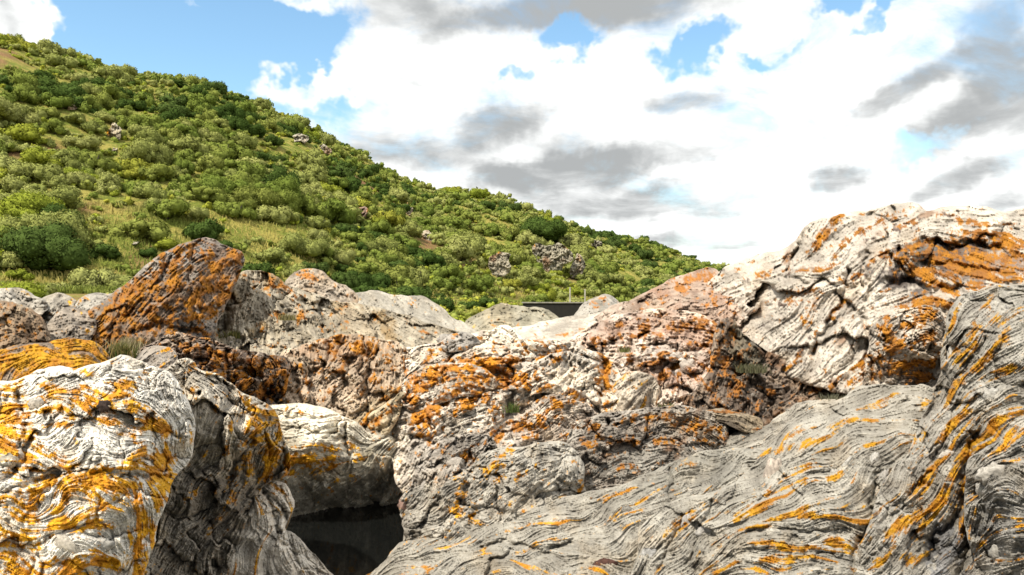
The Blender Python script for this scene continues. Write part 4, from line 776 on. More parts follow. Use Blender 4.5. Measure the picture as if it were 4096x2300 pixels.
for nm, lb, oc, dd_, an_, li_, da_, lch in [
    ('perched_grey_stone', 'flat grey stone perched on top of the central mass, left', [(438, 347), (442, 339), (452, 334), (464, 332), (474, 335), (482, 341), (478, 348), (462, 352), (448, 352)], 10.9, 8, (.46, .44, .42), (.2, .19, .18), [(470, 348, 10, 3, 0, .6)]),
    ('white_crest_rock', 'bleached white crest on the central mass, highest in the middle', [(484, 346), (490, 333), (500, 326), (512, 327), (519, 334), (530, 341), (548, 342), (560, 347), (552, 358), (525, 362), (498, 360)], 10.9, -18, (.84, .80, .72), (.5, .46, .4), [(505, 352, 20, 3, -6, .6), (540, 352, 16, 3, 0, .6)]),
    ('layered_bed', 'tilted stack of thin beds between tan mass and central mass', [(360, 430), (366, 419), (378, 408), (392, 398), (404, 389), (407, 399), (402, 412), (396, 424), (386, 434), (370, 438)], 9.35, 36, (.50, .44, .33), (.17, .14, .09), [(385, 415, 18, 4, 36, .75)]),
    ('orange_capped_block', 'blocky rock capped with orange lichen, left front of the central mass', [(399, 408), (402, 386), (412, 372), (432, 364), (458, 362), (480, 366), (496, 376), (500, 388), (480, 396), (450, 400), (430, 412), (412, 416)], 9.5, 14, (.60, .56, .51), (.30, .27, .24), [(440, 374, 40, 8, 10, 1.0), (475, 378, 26, 7, -8, 1.0), (415, 395, 12, 14, 0, .8), (460, 388, 34, 5, 10, .9)]),
    ('rust_hollow_block', 'white and grey block streaked orange with a dark hollow beside it', [(500, 404), (503, 386), (516, 372), (534, 360), (556, 352), (578, 352), (596, 362), (604, 380), (602, 400), (584, 408), (560, 402), (545, 392), (526, 396), (512, 408)], 9.6, 35, (.70, .66, .60), (.32, .29, .26), [(520, 378, 22, 6, -20, .9), (550, 362, 16, 6, 20, .7), (600, 385, 4, 16, 0, .95), (575, 395, 14, 6, 0, .6)]),
    ('lichen_flecked_shoulder', 'grey block flecked with orange below the orange capped block', [(404, 440), (410, 424), (424, 410), (444, 402), (470, 396), (494, 392), (506, 398), (508, 414), (500, 432), (476, 440), (448, 444), (424, 448)], 9.0, 18, (.62, .585, .53), (.27, .25, .225), [(424, 420, 12, 12, 30, 1.05), (470, 402, 30, 5, 10, .9), (495, 424, 8, 12, 0, .7), (450, 412, 26, 4, 14, .8)]),
    ('rust_knuckle_rock', 'rounded rust-topped rock right of the crevice below the central mass', [(508, 440), (514, 420), (526, 406), (542, 396), (558, 392), (572, 400), (590, 404), (600, 416), (598, 436), (572, 448), (540, 452), (520, 450)], 8.9, 30, (.60, .55, .49), (.26, .22, .19), [(552, 402, 18, 8, 20, .85), (530, 425, 16, 10, 0, .8), (570, 430, 20, 8, 0, .6)]),
    ('small_side_boulder', 'grey wedge boulder between the tan mass and the white-topped boulder', [(352, 432), (360, 420), (372, 424), (388, 430), (398, 440), (396, 452), (376, 448), (360, 442)], 9.25, 20, (.5, .47, .41), (.2, .18, .15), [(370, 430, 10, 4, 0, .5)])]:
    xs = [p[0] for p in oc]; ys = [p[1] for p in oc]; mx, my = sum(xs) / len(xs), sum(ys) / len(ys); hh_ = max(ys) - min(ys)
    build_rock(nm, lb, oc, [(min(xs), my, dd_ + .75), (max(xs), my, dd_ + .45), (mx, min(ys), dd_ + .012 * hh_), (mx, my, dd_), (mx, max(ys), dd_ - .004 * hh_), (min(xs), max(ys), dd_ + .55), (max(xs), max(ys), dd_ + .3)],
               [(min(xs) + 5, my, an_ + 15), (mx, my, an_), (max(xs) - 5, my, an_ - 25), (mx, min(ys) + 4, an_ - 8)], lichen=lch, light=li_, dark=da_, lump=(2.2, 16), blocks=(1.8, 13, 1.5, an_), big=(5, 24, 1.4, an_),
               fol=(1.5, 1.5, 1.0), rim=12, roll=1.1, thick=1.3, seed=int(mx * 3 + my), pal=(ORA * 1.05, RUS * 1.25))
# left background rocks
build_rock('brown_left_rock', 'brown rounded rock at the left edge above the orange coated rock',
    [(-135, 312), (-10, 300), (10, 300), (28, 306), (40, 315), (48, 328), (52, 345), (40, 365), (-135, 368)], [(0, 304, 11), (35, 315, 11), (15, 330, 10), (45, 345, 10.2), (0, 355, 9.4)], [(10, 310, -15), (35, 325, -60), (15, 340, 20)],
    lichen=[(5, 310, 12, 8, 0, .5), (20, 330, 20, 8, 0, .4)], light=(0.38, 0.31, 0.23), dark=(0.17, 0.13, 0.095), lump=(2, 18), fol=(1, 1, 1.2), rim=10, roll=1.2, thick=1.5, crust_shade=[(15, 335, 40, 20, 0, .6, (.16, .10, .055))], big=(5, 24, 1.3, 20), blocks=(1.6, 10, 1.2, 20), seed=151, stain=.5, stain_col=np.array((.22, .13, .07)), pal=(ORA * .8, RUS * 1.2))
for k, (nm, lb, oc, dp, sd_) in enumerate([
    ('grey_bank_rock', 'pale grey rock at the far left edge where the meadow begins', [(-135, 300), (-10, 290), (8, 287), (22, 286), (32, 293), (44, 300), (48, 312), (20, 325), (-135, 325)], 15, 157),
    ('grey_bank_rock', 'low grey rock second from the left edge under the meadow', [(30, 312), (38, 298), (50, 293), (62, 292), (72, 297), (80, 303), (84, 316), (60, 330), (36, 328)], 15.5, 163),
    ('grey_bank_rock', 'dark streaky rock between the brown rock and the leaning orange slab', [(40, 345), (46, 325), (56, 312), (70, 306), (84, 308), (96, 316), (98, 332), (84, 350), (60, 356)], 12.4, 167),
    ('grey_bank_rock', 'grey rock just left of the leaning slab, under the meadow', [(66, 318), (74, 304), (84, 296), (96, 292), (108, 294), (120, 293), (130, 300), (118, 316), (90, 328)], 15.2, 173)]):
    xs = [p[0] for p in oc]; ys = [p[1] for p in oc]; mx, my = sum(xs) / len(xs), sum(ys) / len(ys)
    build_rock(nm, lb, oc, [(min(xs), my, dp), (max(xs), my, dp), (mx, min(ys) + 3, dp + .8), (mx, my, dp - .5), (mx, max(ys), dp - 1.2)],
               [(mx - 15, my, 25), (mx + 15, my, -40), (mx, my + 10, 60), (mx, min(ys) + 5, 5)], light=(0.40, 0.385, 0.355) if k != 2 else (.34, .30, .26), dark=(0.15, 0.14, 0.125) if k != 2 else (.09, .08, .07),
               lump=(2.4, 14), blocks=(1.6, 12, 1.4, 40), fol=(1.5, 1.6, 1.2), rim=8, roll=1.2, thick=1.6, seed=sd_, lichen=[(mx - 10, my + 5, 8, 5, 0, .35)])

# small stones and embedded pale pods that can be picked out one by one
def stone(name, label, x, y, d, rx, ry, rot, light, seed, parent=None, flat=0.6, category='stone'):
    rng = np.random.RandomState(seed)
    nu, nv = 20, 12
    th = np.linspace(0, 2 * np.pi, nu, endpoint=False); ph = np.linspace(0.12, np.pi - 0.12, nv)
    T, Q = np.meshgrid(th, ph)
    r = 1 + 0.17 * fbm(np.cos(T) * np.sin(Q) * 2 + seed, np.sin(T) * np.sin(Q) * 2 + 2 * np.cos(Q), 1.0, 3, seed)
    a = np.sin(Q) * np.cos(T) * r; bb = np.sin(Q) * np.sin(T) * r; c = np.cos(Q) * r
    s = d / F; ca, sa = math.cos(math.radians(rot)), math.sin(math.radians(rot))
    lx, lz = a * rx * s, c * ry * s
    V = np.stack([(lx * ca - lz * sa).ravel(), (bb * min(rx, ry) * s * flat).ravel(), (lx * sa + lz * ca).ravel()], 1)
    ii = np.arange(nu * nv).reshape(nv, nu)
    q = np.stack([ii[:-1], np.roll(ii, -1, 1)[:-1], np.roll(ii, -1, 1)[1:], ii[1:]], -1).reshape(-1, 4)
    me = mesh_np(name, V, [q, ii[0][None, :], ii[-1][None, ::-1]])
    colr = np.array(light) * (0.6 + 0.6 * rng.rand(len(V), 1))
    col_attr(me, 'mineral', colr)
    o = link(name, me, rock_mat(d), parent)
    o.location = at(x, y, d)
    if parent is None: tag(o, label, category)
    return o
bpy.context.view_layer.update()
def surf(ob, x, y):
    o_ = Vector((0, 0, EYE)); d_ = (at(x, y, 1.0) - o_).normalized()
    ok, loc, nor, _ = ob.ray_cast(o_, d_)
    return loc.y if ok else None
for nm, rock, x, y, rx, ry, rot, cl in [
        ('pale_pod', 'folded_banded_slab', 874, 461, 4.5, 9, -22, (.50, .49, .47)), ('pale_pod', 'folded_banded_slab', 772, 474, 9, 16, -12, (.50, .44, .39)),
        ('pale_pod', 'folded_banded_slab', 845, 465, 2.2, 11, -40, (.45, .44, .42)), ('pale_pod', 'folded_banded_slab', 883, 478, 4, 9, -25, (.46, .44, .42)),
        ('pale_pod', 'folded_banded_slab', 706, 532, 12, 7, 25, (.42, .41, .40)), ('pale_pod', 'folded_banded_slab', 649, 557, 9, 8, 15, (.36, .36, .36)),
        ('pale_pod', 'folded_banded_slab', 688, 522, 6, 10, -30, (.40, .39, .38)), ('pale_pod', 'folded_banded_slab', 822, 548, 12, 3, -12, (.48, .46, .43)),
        ('pale_pod', 'folded_banded_slab', 834, 473, 3.5, 4, 0, (.44, .43, .41)), ('pale_pod', 'folded_banded_slab', 774, 533, 9, 4, -8, (.46, .44, .4)),
        ('pale_pod', 'streaked_wall_rock', 992, 395, 9, 7, 20, (.45, .44, .42)), ('pale_pod', 'streaked_wall_rock', 952, 352, 4, 12, -28, (.47, .46, .44)),
        ('pale_pod', 'streaked_wall_rock', 946, 455, 8, 4, 20, (.5, .47, .43)),
        ('knob', 'knobbly_grey_boulder', 991, 474, 14, 9, 22, (.44, .42, .39)), ('knob', 'knobbly_grey_boulder', 982, 490, 6, 7, 10, (.38, .37, .35)),
        ('knob', 'knobbly_grey_boulder', 998, 553, 9, 8, 0, (.34, .33, .31)),
        ('pale_clast', 'lichen_boulder', 68, 547, 15, 8, -38, (.50, .46, .40)), ('pale_clast', 'lichen_boulder', 101, 546, 11, 8, 15, (.40, .39, .37)),
        ('pale_clast', 'lichen_boulder', 142, 380, 6, 5, 0, (.52, .50, .47)), ('pale_clast', 'lichen_boulder', 36, 404, 8, 6, 10, (.55, .52, .48)),
        ('pale_clast', 'lichen_boulder', 8, 462, 9, 7, 10, (.48, .44, .36)), ('pale_clast', 'lichen_boulder', 20, 456, 4, 5, 10, (.48, .44, .4)),
        ('knob', 'grey_dome_rock', 492, 483, 8, 6, 20, (.42, .39, .36)), ('knob', 'grey_dome_rock', 404, 505, 6, 7, 0, (.30, .20, .17)),
        ('knob', 'knobby_rubble_rock', 456, 463, 9, 6, 10, (.42, .39, .36)), ('knob', 'knobby_rubble_rock', 436, 456, 8, 5, 50, (.42, .39, .36)), ('knob', 'knobby_rubble_rock', 425, 488, 8, 5, 50, (.40, .38, .36)),
        ('knob', 'central_lichen_mass', 449, 340, 12, 6, 5, (.40, .38, .36)), ('knob', 'central_lichen_mass', 607, 405, 10, 9, 20, (.58, .56, .50)), ('knob', 'central_lichen_mass', 535, 412, 12, 5, 50, (.55, .51, .46)),
        ('knob', 'central_lichen_mass', 455, 420, 10, 5, 10, (.5, .46, .42)), ('knob', 'central_lichen_mass', 530, 368, 10, 5, -20, (.55, .5, .46)),
        ('knob', 'red_crumbly_crag', 688, 366, 8, 7, 10, (.55, .5, .46)), ('knob', 'red_crumbly_crag', 676, 357, 7, 5, 10, (.55, .5, .46)), ('knob', 'red_crumbly_crag', 676, 376, 7, 6, 10, (.52, .46, .42)),
        ('dark_inclusion', 'folded_apron_rock', 605, 564, 12, 5, 5, (.10, .05, .04)), ('knob', 'folded_apron_rock', 627, 511, 6, 5, 5, (.26, .25, .23)),
        ('knob', 'right_massif', 778, 283, 14, 3, -8, (.48, .45, .4)), ('knob', 'white_topped_boulder', 340, 456, 9, 5, -10, (.45, .42, .36))]:
    d = surf(ROCKS[rock], x, y)
    if d: stone(nm, '', x, y, d + 0.45 * min(rx, ry) * d / F, rx, ry, rot, np.array(cl) * np.array((.88, .85, .80)), int(x * 7 + y) % 9999, ROCKS[rock], flat=.7)
d = surf(ROCKS['lichen_boulder'], 104, 406)
stone('dark_pebble', 'dark brown pebble lodged in a hollow of the yellow lichen boulder', 104, 406, d - .012, 6.5, 6, 20, (.045, .03, .025), 5, flat=.9)

# loose chips in the gullies
rngc = np.random.RandomState(9); Vc, Qc, Cc = [], [], []; cb = 0
CUBE = np.array([(a, b, c) for a in (-1, 1) for b in (-1, 1) for c in (-1, 1)], float); CF = np.array([(0, 1, 3, 2), (4, 6, 7, 5), (0, 4, 5, 1), (2, 3, 7, 6), (0, 2, 6, 4), (1, 5, 7, 3)])
for rk, x0, x1, y0, y1, n_ in [('grey_gully_floor', 700, 845, 402, 475, 170), ('brown_cliff_face', 680, 845, 392, 428, 120), ('lichen_ledge', 570, 720, 440, 490, 90), ('folded_apron_rock', 590, 700, 470, 500, 40), ('tan_ribbed_mound', 215, 300, 330, 360, 80), ('central_lichen_mass', 505, 600, 395, 470, 70), ('crumpled_rust_rock', 120, 280, 370, 395, 60)]:
    for k in range(n_):
        px, py = rngc.uniform(x0, x1), rngc.uniform(y0, y1); d = surf(ROCKS[rk], px, py)
        if not d: continue
        r = (0.5 + 1.6 * rngc.rand() ** 2.5) * d / F
        v = (CUBE * (0.6 + 0.5 * rngc.rand(8, 1))) * r * np.array((1.2, 1.0, .6)); a = rngc.rand() * 6.28
        v = np.stack([v[:, 0] * math.cos(a) - v[:, 1] * math.sin(a), v[:, 0] * math.sin(a) + v[:, 1] * math.cos(a), v[:, 2]], 1)
        Vc.append(v + np.array(at(px, py, d - .3 * r))); Qc.append(CF + cb); cb += 8
        Cc.append(np.tile(np.array((.30, .27, .23)) * (.5 + rngc.rand()) * (np.array((1.2, .8, .5)) if rngc.rand() < .2 else 1), (8, 1)))
me = mesh_np('loose_chips', np.concatenate(Vc), [np.concatenate(Qc)], False); col_attr(me, 'mineral', np.concatenate(Cc))
tag(link('loose_chips', me, rock_mat(9)), 'scatter of small loose rock chips in gullies and on ledges', 'gravel', kind='stuff')

# ------------------------------------------------------------------ bedrock under the boulders, and the ground to the horizon
bp_ = np.array(BASE_PTS)
gpx = np.arange(-900, 1901, 20.0); gd = np.geomspace(0.6, 46, 70)
GX, GD = np.meshgrid(gpx, gd)
wxg = (GX - CX) / F * GD; zg = np.zeros(GX.shape)
for r in range(GX.shape[0]):
    d2_ = (wxg[r][:, None] - bp_[None, :, 0]) ** 2 + (GD[r][:, None] - bp_[None, :, 1]) ** 2 + 0.15
    wg = d2_ ** -1.6
    zg[r] = (wg * bp_[None, :, 2]).sum(1) / wg.sum(1)
zg += -0.30 + 0.06 * fbm(wxg, GD, 0.7, 4, 3)
pool = np.hypot((wxg + 1.75) / 1.9, (GD - 7.9) / 3.0)
zg = np.where(pool < 1, np.minimum(zg, -0.5), zg)
zg = zg * (1 - sstep(GD, 28, 44)) + (-0.9) * sstep(GD, 28, 44)
ii = np.arange(GX.size).reshape(GX.shape)
qd = np.stack([ii[:-1, :-1].ravel(), ii[:-1, 1:].ravel(), ii[1:, 1:].ravel(), ii[1:, :-1].ravel()], 1)
m, t, b, o = new_mat('bedrock_grit')
pos = t.new('ShaderNodeNewGeometry').outputs['Position']
n1 = t.noise(pos, 2.0, 6, 0.65); n2 = t.noise(pos, 30.0, 4, 0.7)
t.l.new(t.mix(t.smooth(n1, 0.35, 0.65), (0.10, 0.09, 0.07), (0.26, 0.24, 0.20)), b.inputs['Base Color'])
b.inputs['Roughness'].default_value = 0.95
bp = t.new('ShaderNodeBump'); bp.inputs['Strength'].default_value = 0.7; bp.inputs['Distance'].default_value = 0.05
t.l.new(t.math('ADD', n1, n2), bp.inputs['Height']); t.l.new(bp.outputs[0], b.inputs['Normal'])
MAT_BED = m
tag(link('bedrock', mesh_np('bedrock', np.stack([wxg.ravel(), GD.ravel(), zg.ravel()], 1), [qd]), MAT_BED), kind='structure')
gv = []
for a in range(48):
    for rr in (0.0, 60.0, 400.0, 5000.0)[1:]:
        gv.append((rr * math.cos(a * math.pi / 24), rr * math.sin(a * math.pi / 24), -1.2 - (rr > 1000) * 2))
gv = np.array(gv); gi = np.arange(144).reshape(48, 3); gn = np.roll(gi, -1, 0)
gq = np.concatenate([np.stack([gi[:, k], gi[:, k + 1], gn[:, k + 1], gn[:, k]], 1) for k in (0, 1)])
gt = np.stack([gi[:, 0], gn[:, 0], np.full(48, 144)], 1)
tag(link('ground', mesh_np('ground', np.r_[gv, [[0, 0, -1.2]]], [gq, gt]), MAT_SLOPE), kind='structure')

# pool water
m, t, b, o = new_mat('still_dark_water')
b.inputs['Base Color'].default_value = (0.006, 0.0065, 0.006, 1); b.inputs['Roughness'].default_value = 0.04; b.inputs['IOR'].default_value = 1.33
pos = t.new('ShaderNodeNewGeometry').outputs['Position']
bp = t.new('ShaderNodeBump'); bp.inputs['Strength'].default_value = 0.06; bp.inputs['Distance'].default_value = 0.02
t.l.new(t.noise(pos, 9.0, 3, 0.5), bp.inputs['Height']); t.l.new(bp.outputs[0], b.inputs['Normal'])
wx_, wy_ = np.meshgrid(np.linspace(-4.2, 0.6, 13), np.linspace(4.5, 11.0, 17))
ii = np.arange(wx_.size).reshape(wx_.shape)
qd = np.stack([ii[:-1, :-1].ravel(), ii[:-1, 1:].ravel(), ii[1:, 1:].ravel(), ii[1:, :-1].ravel()], 1)
tag(link('pool_water', mesh_np('pool_water', np.stack([wx_.ravel(), wy_.ravel(), 0 * wx_.ravel()], 1), [qd]), m), kind='structure')

# ------------------------------------------------------------------ hillside lookups
def hill_at(px, py):
    ts_ = np.linspace(-0.05, 1.0, 400)
    X_, Y_, Z_ = hill_xyz(np.full(400, float(px)), ts_)
    yy = CY - (Z_ - EYE) / Y_ * F
    run = np.minimum.accumulate(yy)
    k = np.nonzero(run <= py)[0]
    k = k[0] if len(k) else 399
    return ts_[k], X_[k], Y_[k], Z_[k]

# rocky outcrops on the slope
CRAGS = []
def crag(label, x, y, wd, ht, seed, light=(.42, .39, .31), dark=(.15, .14, .11)):
    tq, X_, Y_, Z_ = hill_at(x, y + ht * .5)
    rng = np.random.RandomState(seed); n = 11
    a = np.linspace(0, 2 * np.pi, n, endpoint=False)
    r = 0.55 + 0.75 * rng.rand(n)
    oc = [(x + wd * .5 * r[i] * math.cos(a[i]), y + ht * .5 * r[i] * math.sin(a[i])) for i in range(n)]
    ob = build_rock('rock_outcrop', label, oc, [(x - wd, y, Y_ + .4), (x + wd, y, Y_ + .4), (x, y - ht, Y_ + 4.0), (x, y + ht, Y_ - 1.4), (x, y, Y_ - .6)],
               [(x, y, 70), (x + 4, y - 3, 80), (x - 4, y + 3, 40)], lump=(1.8, 8), blocks=(2.4, 6.0, .6, 15), fol=(.8, .8, .6), rim=2.5, roll=.8, thick=3.0, seed=seed, g=0.7, light=np.array(light) * 1.0, dark=np.array(dark) * 1.5, edge=1.6, stain=-.2, category='outcrop')
    del BASE_PTS[:]
    CRAGS.append((x, y, wd, ht, Y_))
crag('jagged grey outcrop on the lower slope, left of the broad crag', 500, 262, 26, 30, 201)
crag('broad craggy outcrop on the lower slope above the posts', 552, 258, 40, 32, 203, (.38, .36, .29), (.10, .095, .075))
crag('craggy stone below the broad crag, straight above the dark wall', 578, 266, 14, 26, 205, (.36, .34, .28), (.13, .12, .10))
crag('pale rock fin poking from dark trees high on the middle slope', 408, 207, 11, 15, 207, (.46, .44, .38))
crag('grey boulder pair in the scrub at upper left slope', 114, 131, 13, 14, 209)
crag('pale scree stones near the upper middle slope', 300, 138, 16, 11, 211, (.50, .47, .40))
crag('pale ledge stones right of the upper scree', 324, 148, 16, 9, 213, (.50, .47, .40))
crag('reddish bare bank in the trees of the middle slope', 362, 215, 12, 14, 215, (.34, .24, .20), (.16, .11, .09))
crag('brown earthy ledge high on the left slope', 70, 106, 16, 7, 217, (.34, .27, .18), (.14, .11, .075))
crag('small pale stone at the meadow edge below left trees', 135, 243, 11, 6, 219, (.52, .50, .44))
crag('small grey stone on the slope under the first crag', 428, 236, 9, 8, 221)
crag('pale stones on the right shoulder of the slope', 596, 245, 12, 8, 223, (.50, .48, .40))
crag('pale tumbled stones at mid left slope', 112, 150, 14, 7, 225, (.46, .42, .34))

# ------------------------------------------------------------------ foliage
def leaf_mat(name, cols, attr=False):
    m = bpy.data.materials.new(name); m.use_nodes = True; m.node_tree.nodes.clear(); t = NT(m.node_tree)
    o = t.new('ShaderNodeOutputMaterial')
    pos = t.new('ShaderNodeNewGeometry').outputs['Position']
    if attr:
        a_ = t.new('ShaderNodeAttribute'); a_.attribute_name = 'tint'; colr = a_.outputs['Color']
    else:
        rn = t.new('ShaderNodeObjectInfo').outputs['Random']
        colr = t.mix(t.smooth(rn, 0.0, 0.5), cols[0], cols[1]); colr = t.mix(t.smooth(rn, 0.5, 1.0), colr, cols[2])
    n = t.noise(pos, 1.6, 3, 0.6)
    sc = t.new('ShaderNodeVectorMath', operation='SCALE'); t.l.new(colr, sc.inputs[0]); t.l.new(t.lin(n, .3, .7, .7, 1.3), sc.inputs['Scale'])
    d_ = t.new('ShaderNodeBsdfDiffuse'); tr = t.new('ShaderNodeBsdfTranslucent'); mx = t.new('ShaderNodeMixShader')
    t.l.new(sc.outputs[0], d_.inputs[0]); t.l.new(sc.outputs[0], tr.inputs[0]); mx.inputs[0].default_value = 0.22
    t.l.new(d_.outputs[0], mx.inputs[1]); t.l.new(tr.outputs[0], mx.inputs[2]); t.l.new(mx.outputs[0], o.inputs[0])
    return m
ICO = None
def ico():
    global ICO
    if ICO is None:
        import bmesh
        bm_ = bmesh.new(); bmesh.ops.create_icosphere(bm_, subdivisions=2, radius=1.0)
        v = np.array([x.co[:] for x in bm_.verts]); f = np.array([[q.index for q in x.verts] for x in bm_.faces]); bm_.free()
        ICO = (v, f)
    return ICO
def crown_arrays(rng, nleaf, nl, leaf, squash=0.8, core=True, low=False):
    """lobed crown of unit radius standing on z=0; returns verts, normals, quads, tris"""
    cs = []; rs = []
    ex = 0.75 + 0.5 * rng.rand()
    for k in range(nl):
        a = rng.rand() * 2 * np.pi; rad = 0.82 * math.sqrt(rng.rand()); z = 0.22 + 0.95 * rng.rand() * (1 - 0.5 * rad)
        cs.append((rad * math.cos(a) * ex, rad * math.sin(a) / ex, z)); rs.append(0.16 + 0.30 * rng.rand() ** 1.3)
    cs.append((0, 0, 0.5)); rs.append(0.45)
    cs = np.array(cs); rs = np.array(rs); cs[:, 2] *= squash
    w_ = rs ** 2; pk = rng.choice(len(rs), nleaf * 2, p=w_ / w_.sum())
    d = rng.randn(nleaf * 2, 3); d /= np.linalg.norm(d, axis=1)[:, None]
    p = cs[pk] + d * (rs[pk] * (0.84 + 0.30 * rng.rand(nleaf * 2) ** 1.5))[:, None]
    dd = np.linalg.norm(p[:, None] - cs[None], axis=2) / rs[None]
    keep = (dd.min(1) > 0.80) & (p[:, 2] > 0.02)
    p, d = p[keep][:nleaf], d[keep][:nleaf]; n = len(p)
    nr = d * 0.9 + rng.randn(n, 3) * 0.55; nr /= np.linalg.norm(nr, axis=1)[:, None]
    ax = np.cross(nr, rng.randn(n, 3)); ax /= np.linalg.norm(ax, axis=1)[:, None]; ay = np.cross(nr, ax)
    s = leaf * (0.6 + 0.8 * rng.rand(n))[:, None]
    V = np.stack([p - ax * s, p - ay * s * .6, p + ax * s, p + ay * s * .6], 1).reshape(-1, 3)
    c0 = np.array((0, 0, 0.45 * squash))
    sn = d * 0.75 + (p - c0) * 0.45 + rng.randn(n, 3) * 0.30; sn /= np.linalg.norm(sn, axis=1)[:, None]
    N = np.repeat(sn, 4, 0); Q = np.arange(n * 4).reshape(-1, 4); T = np.zeros((0, 3), int)
    if core:
        iv, jf = ico()
        vs, ns, tf = [V], [N], []; base = len(V)
        for c, r in zip(cs, rs):
            vs.append(c + iv * r * 0.84); ns.append(iv); tf.append(jf + base); base += len(iv)
        V, N, T = np.concatenate(vs), np.concatenate(ns), np.concatenate(tf)
    return V, N, Q, T
def crown_mesh(name, seed, nleaf, nl, leaf, squash):
    rng = np.random.RandomState(seed)
    V, N, Q, T = crown_arrays(rng, nleaf, nl, leaf, squash)
    me = mesh_np(name, V, [Q, T]); me.normals_split_custom_set_from_vertices(N.tolist())
    return me
def stem_mesh(name, seed):
    rng = np.random.RandomState(seed); vs = []; qs = []; base = 0
    for k in range(4):
        a = rng.rand() * 6.28; top = np.array((.45 * math.cos(a) * (k > 0), .45 * math.sin(a) * (k > 0), 0.75)); r0 = .075 if k == 0 else .045
        for j, (f, r) in enumerate(((-.15, r0 * 1.3), (.5, r0), (1, r0 * .4))):
            c = np.array((0, 0, 0)) + top * max(f, 0) + np.array((0, 0, min(f, 0)))
            for q in range(6):
                vs.append(c + r * np.array((math.cos(q * 1.047), math.sin(q * 1.047), 0)))
            if j:
                for q in range(6):
                    p0 = base + (j - 1) * 6; p1 = base + j * 6
                    qs.append((p0 + q, p0 + (q + 1) % 6, p1 + (q + 1) % 6, p1 + q))
        base += 18
    return mesh_np(name, np.array(vs), [np.array(qs)])
KIND = [('evergreen_bush', 'dark evergreen bush', [(0.062, 0.102, 0.023), (0.075, 0.116, 0.026), (0.088, 0.128, 0.033)]),
        ('olive_bush', 'olive bush', [(0.240, 0.265, 0.073), (0.287, 0.308, 0.090), (0.340, 0.351, 0.116)]),
        ('leafy_shrub', 'bright green shrub', [(0.240, 0.289, 0.037), (0.287, 0.320, 0.044), (0.333, 0.332, 0.055)]),
        ('scrub_oak', 'scrub oak', [(0.167, 0.216, 0.042), (0.206, 0.246, 0.051), (0.247, 0.271, 0.064)])]
LM = [leaf_mat('foliage_' + k[0], k[2]) for k in KIND]
m, t, b, o = new_mat('bark_grey'); pos = t.new('ShaderNodeNewGeometry').outputs['Position']
t.l.new(t.mix(t.noise(pos, 8, 4), (.05, .04, .03), (.13, .11, .085)), b.inputs['Base Color']); b.inputs['Roughness'].default_value = .9
MAT_BARK = m
CROWN = {}
for k in range(4):
    CROWN[k] = []
    for v in range(4):
        me = crown_mesh('crown', 300 + k * 10 + v, 1700, 12 + 3 * v, 0.062, (.82, .78, .66, .9)[k]); me.materials.append(LM[k]); CROWN[k].append(me)
    me = crown_mesh('crown', 390 + k, 6000, 26, 0.038, (.82, .78, .66, .9)[k]); me.materials.append(LM[k]); CROWN[k].append(me)
STEM = [stem_mesh('stem', 420 + v) for v in range(3)]
for s_m in STEM: s_m.materials.append(MAT_BARK)
def bush(kind, x, y, z, R, rot, var, label, group, name=None, sq=1.0):
    e = link(name or KIND[kind][0], None); e.location = (x, y, z); e.rotation_euler = (0, 0, rot); e.scale = (R * (.9 + .35 * ((x * 7.3) % 1)), R * (.9 + .35 * ((y * 5.1) % 1)), R * sq)
    e.empty_display_size = 0.2
    tag(e, label, 'bush' if kind != 3 else 'tree', group)
    c = link('crown', CROWN[kind][var], parent=e); s = link('stem', STEM[var % 3], parent=e)
    return e
rng = np.random.RandomState(77)
placed = []
def proj(x, y, z): return CX + x / y * F, CY - (z - EYE) / y * F
SPECIAL = [  # px, py of base, radius px, kind, variant, label, squash
    (50, 267, 33, 0, 4, 'large dark green bush at the foot of the slope, far left', 1.15),
    (228, 120, 15, 0, 4, 'dark rounded bush just below the ridge, left of centre', .9),
    (145, 84, 4.6, 0, 1, 'tiny lone tree standing on the bare grassy ridge', .9),
    (176, 86, 10, 0, 2, 'dark clump on the ridge right of the lone tree', .7),
    (200, 92, 8, 0, 3, 'dark round bush on the ridge where the skyline steepens', .9),
    (451, 198, 12, 2, 4, 'spreading bright green tree standing out on the ridge, centre', .8),
    (190, 138, 15, 1, 4, 'pale round bush, left of a pair below the ridge', .9),
    (211, 145, 13, 1, 3, 'pale round bush, right of a pair below the ridge', .9),
    (541, 240, 21, 0, 4, 'big dark tree above the broad crag', .95),
    (352, 286, 15, 0, 4, 'dark green bush right behind the grey rocks, centre left', .85),
    (656, 246, 5, 3, 1, 'small umbrella-shaped tree on the right ridge', .6),
    (673, 253, 6, 3, 2, 'low spreading tree near the right end of the ridge', .6),
    (716, 268, 5, 3, 0, 'last small tree where the ridge meets the massif', .8),
    (82, 152, 16, 1, 4, 'pale grey-green bush on the upper left slope', .95),
    (300, 255, 20, 1, 4, 'tall pale olive bush above the tan mound', 1.0),
    (335, 262, 16, 1, 4, 'pale olive bush right of the tall one above the tan mound', 1.0),
    (270, 262, 14, 1, 3, 'round olive bush behind the leaning orange slab', 1.0),
    (108, 258, 15, 0, 3, 'dark bush at the meadow edge right of the large dark bush', .9),
    (18, 280, 13, 2, 2, 'leafy green bush near the left edge above grey rocks', .8),
    (165, 250, 14, 2, 3, 'leafy shrub directly behind the leaning slab top', .8),
    (373, 296, 8, 2, 1, 'small shrub right of the dark bush behind the grey sheet', .8)]
for (px, py, rp, kd, var, lb, sq) in SPECIAL:
    tq, X_, Y_, Z_ = hill_at(px, py)
    R = rp * Y_ / F
    bush(kd, X_, Y_, Z_ - .05 * R, R, rng.rand() * 6.28, var, lb, None, sq=sq)
    placed.append((X_, Y_, R * 1.15))
grid = {}
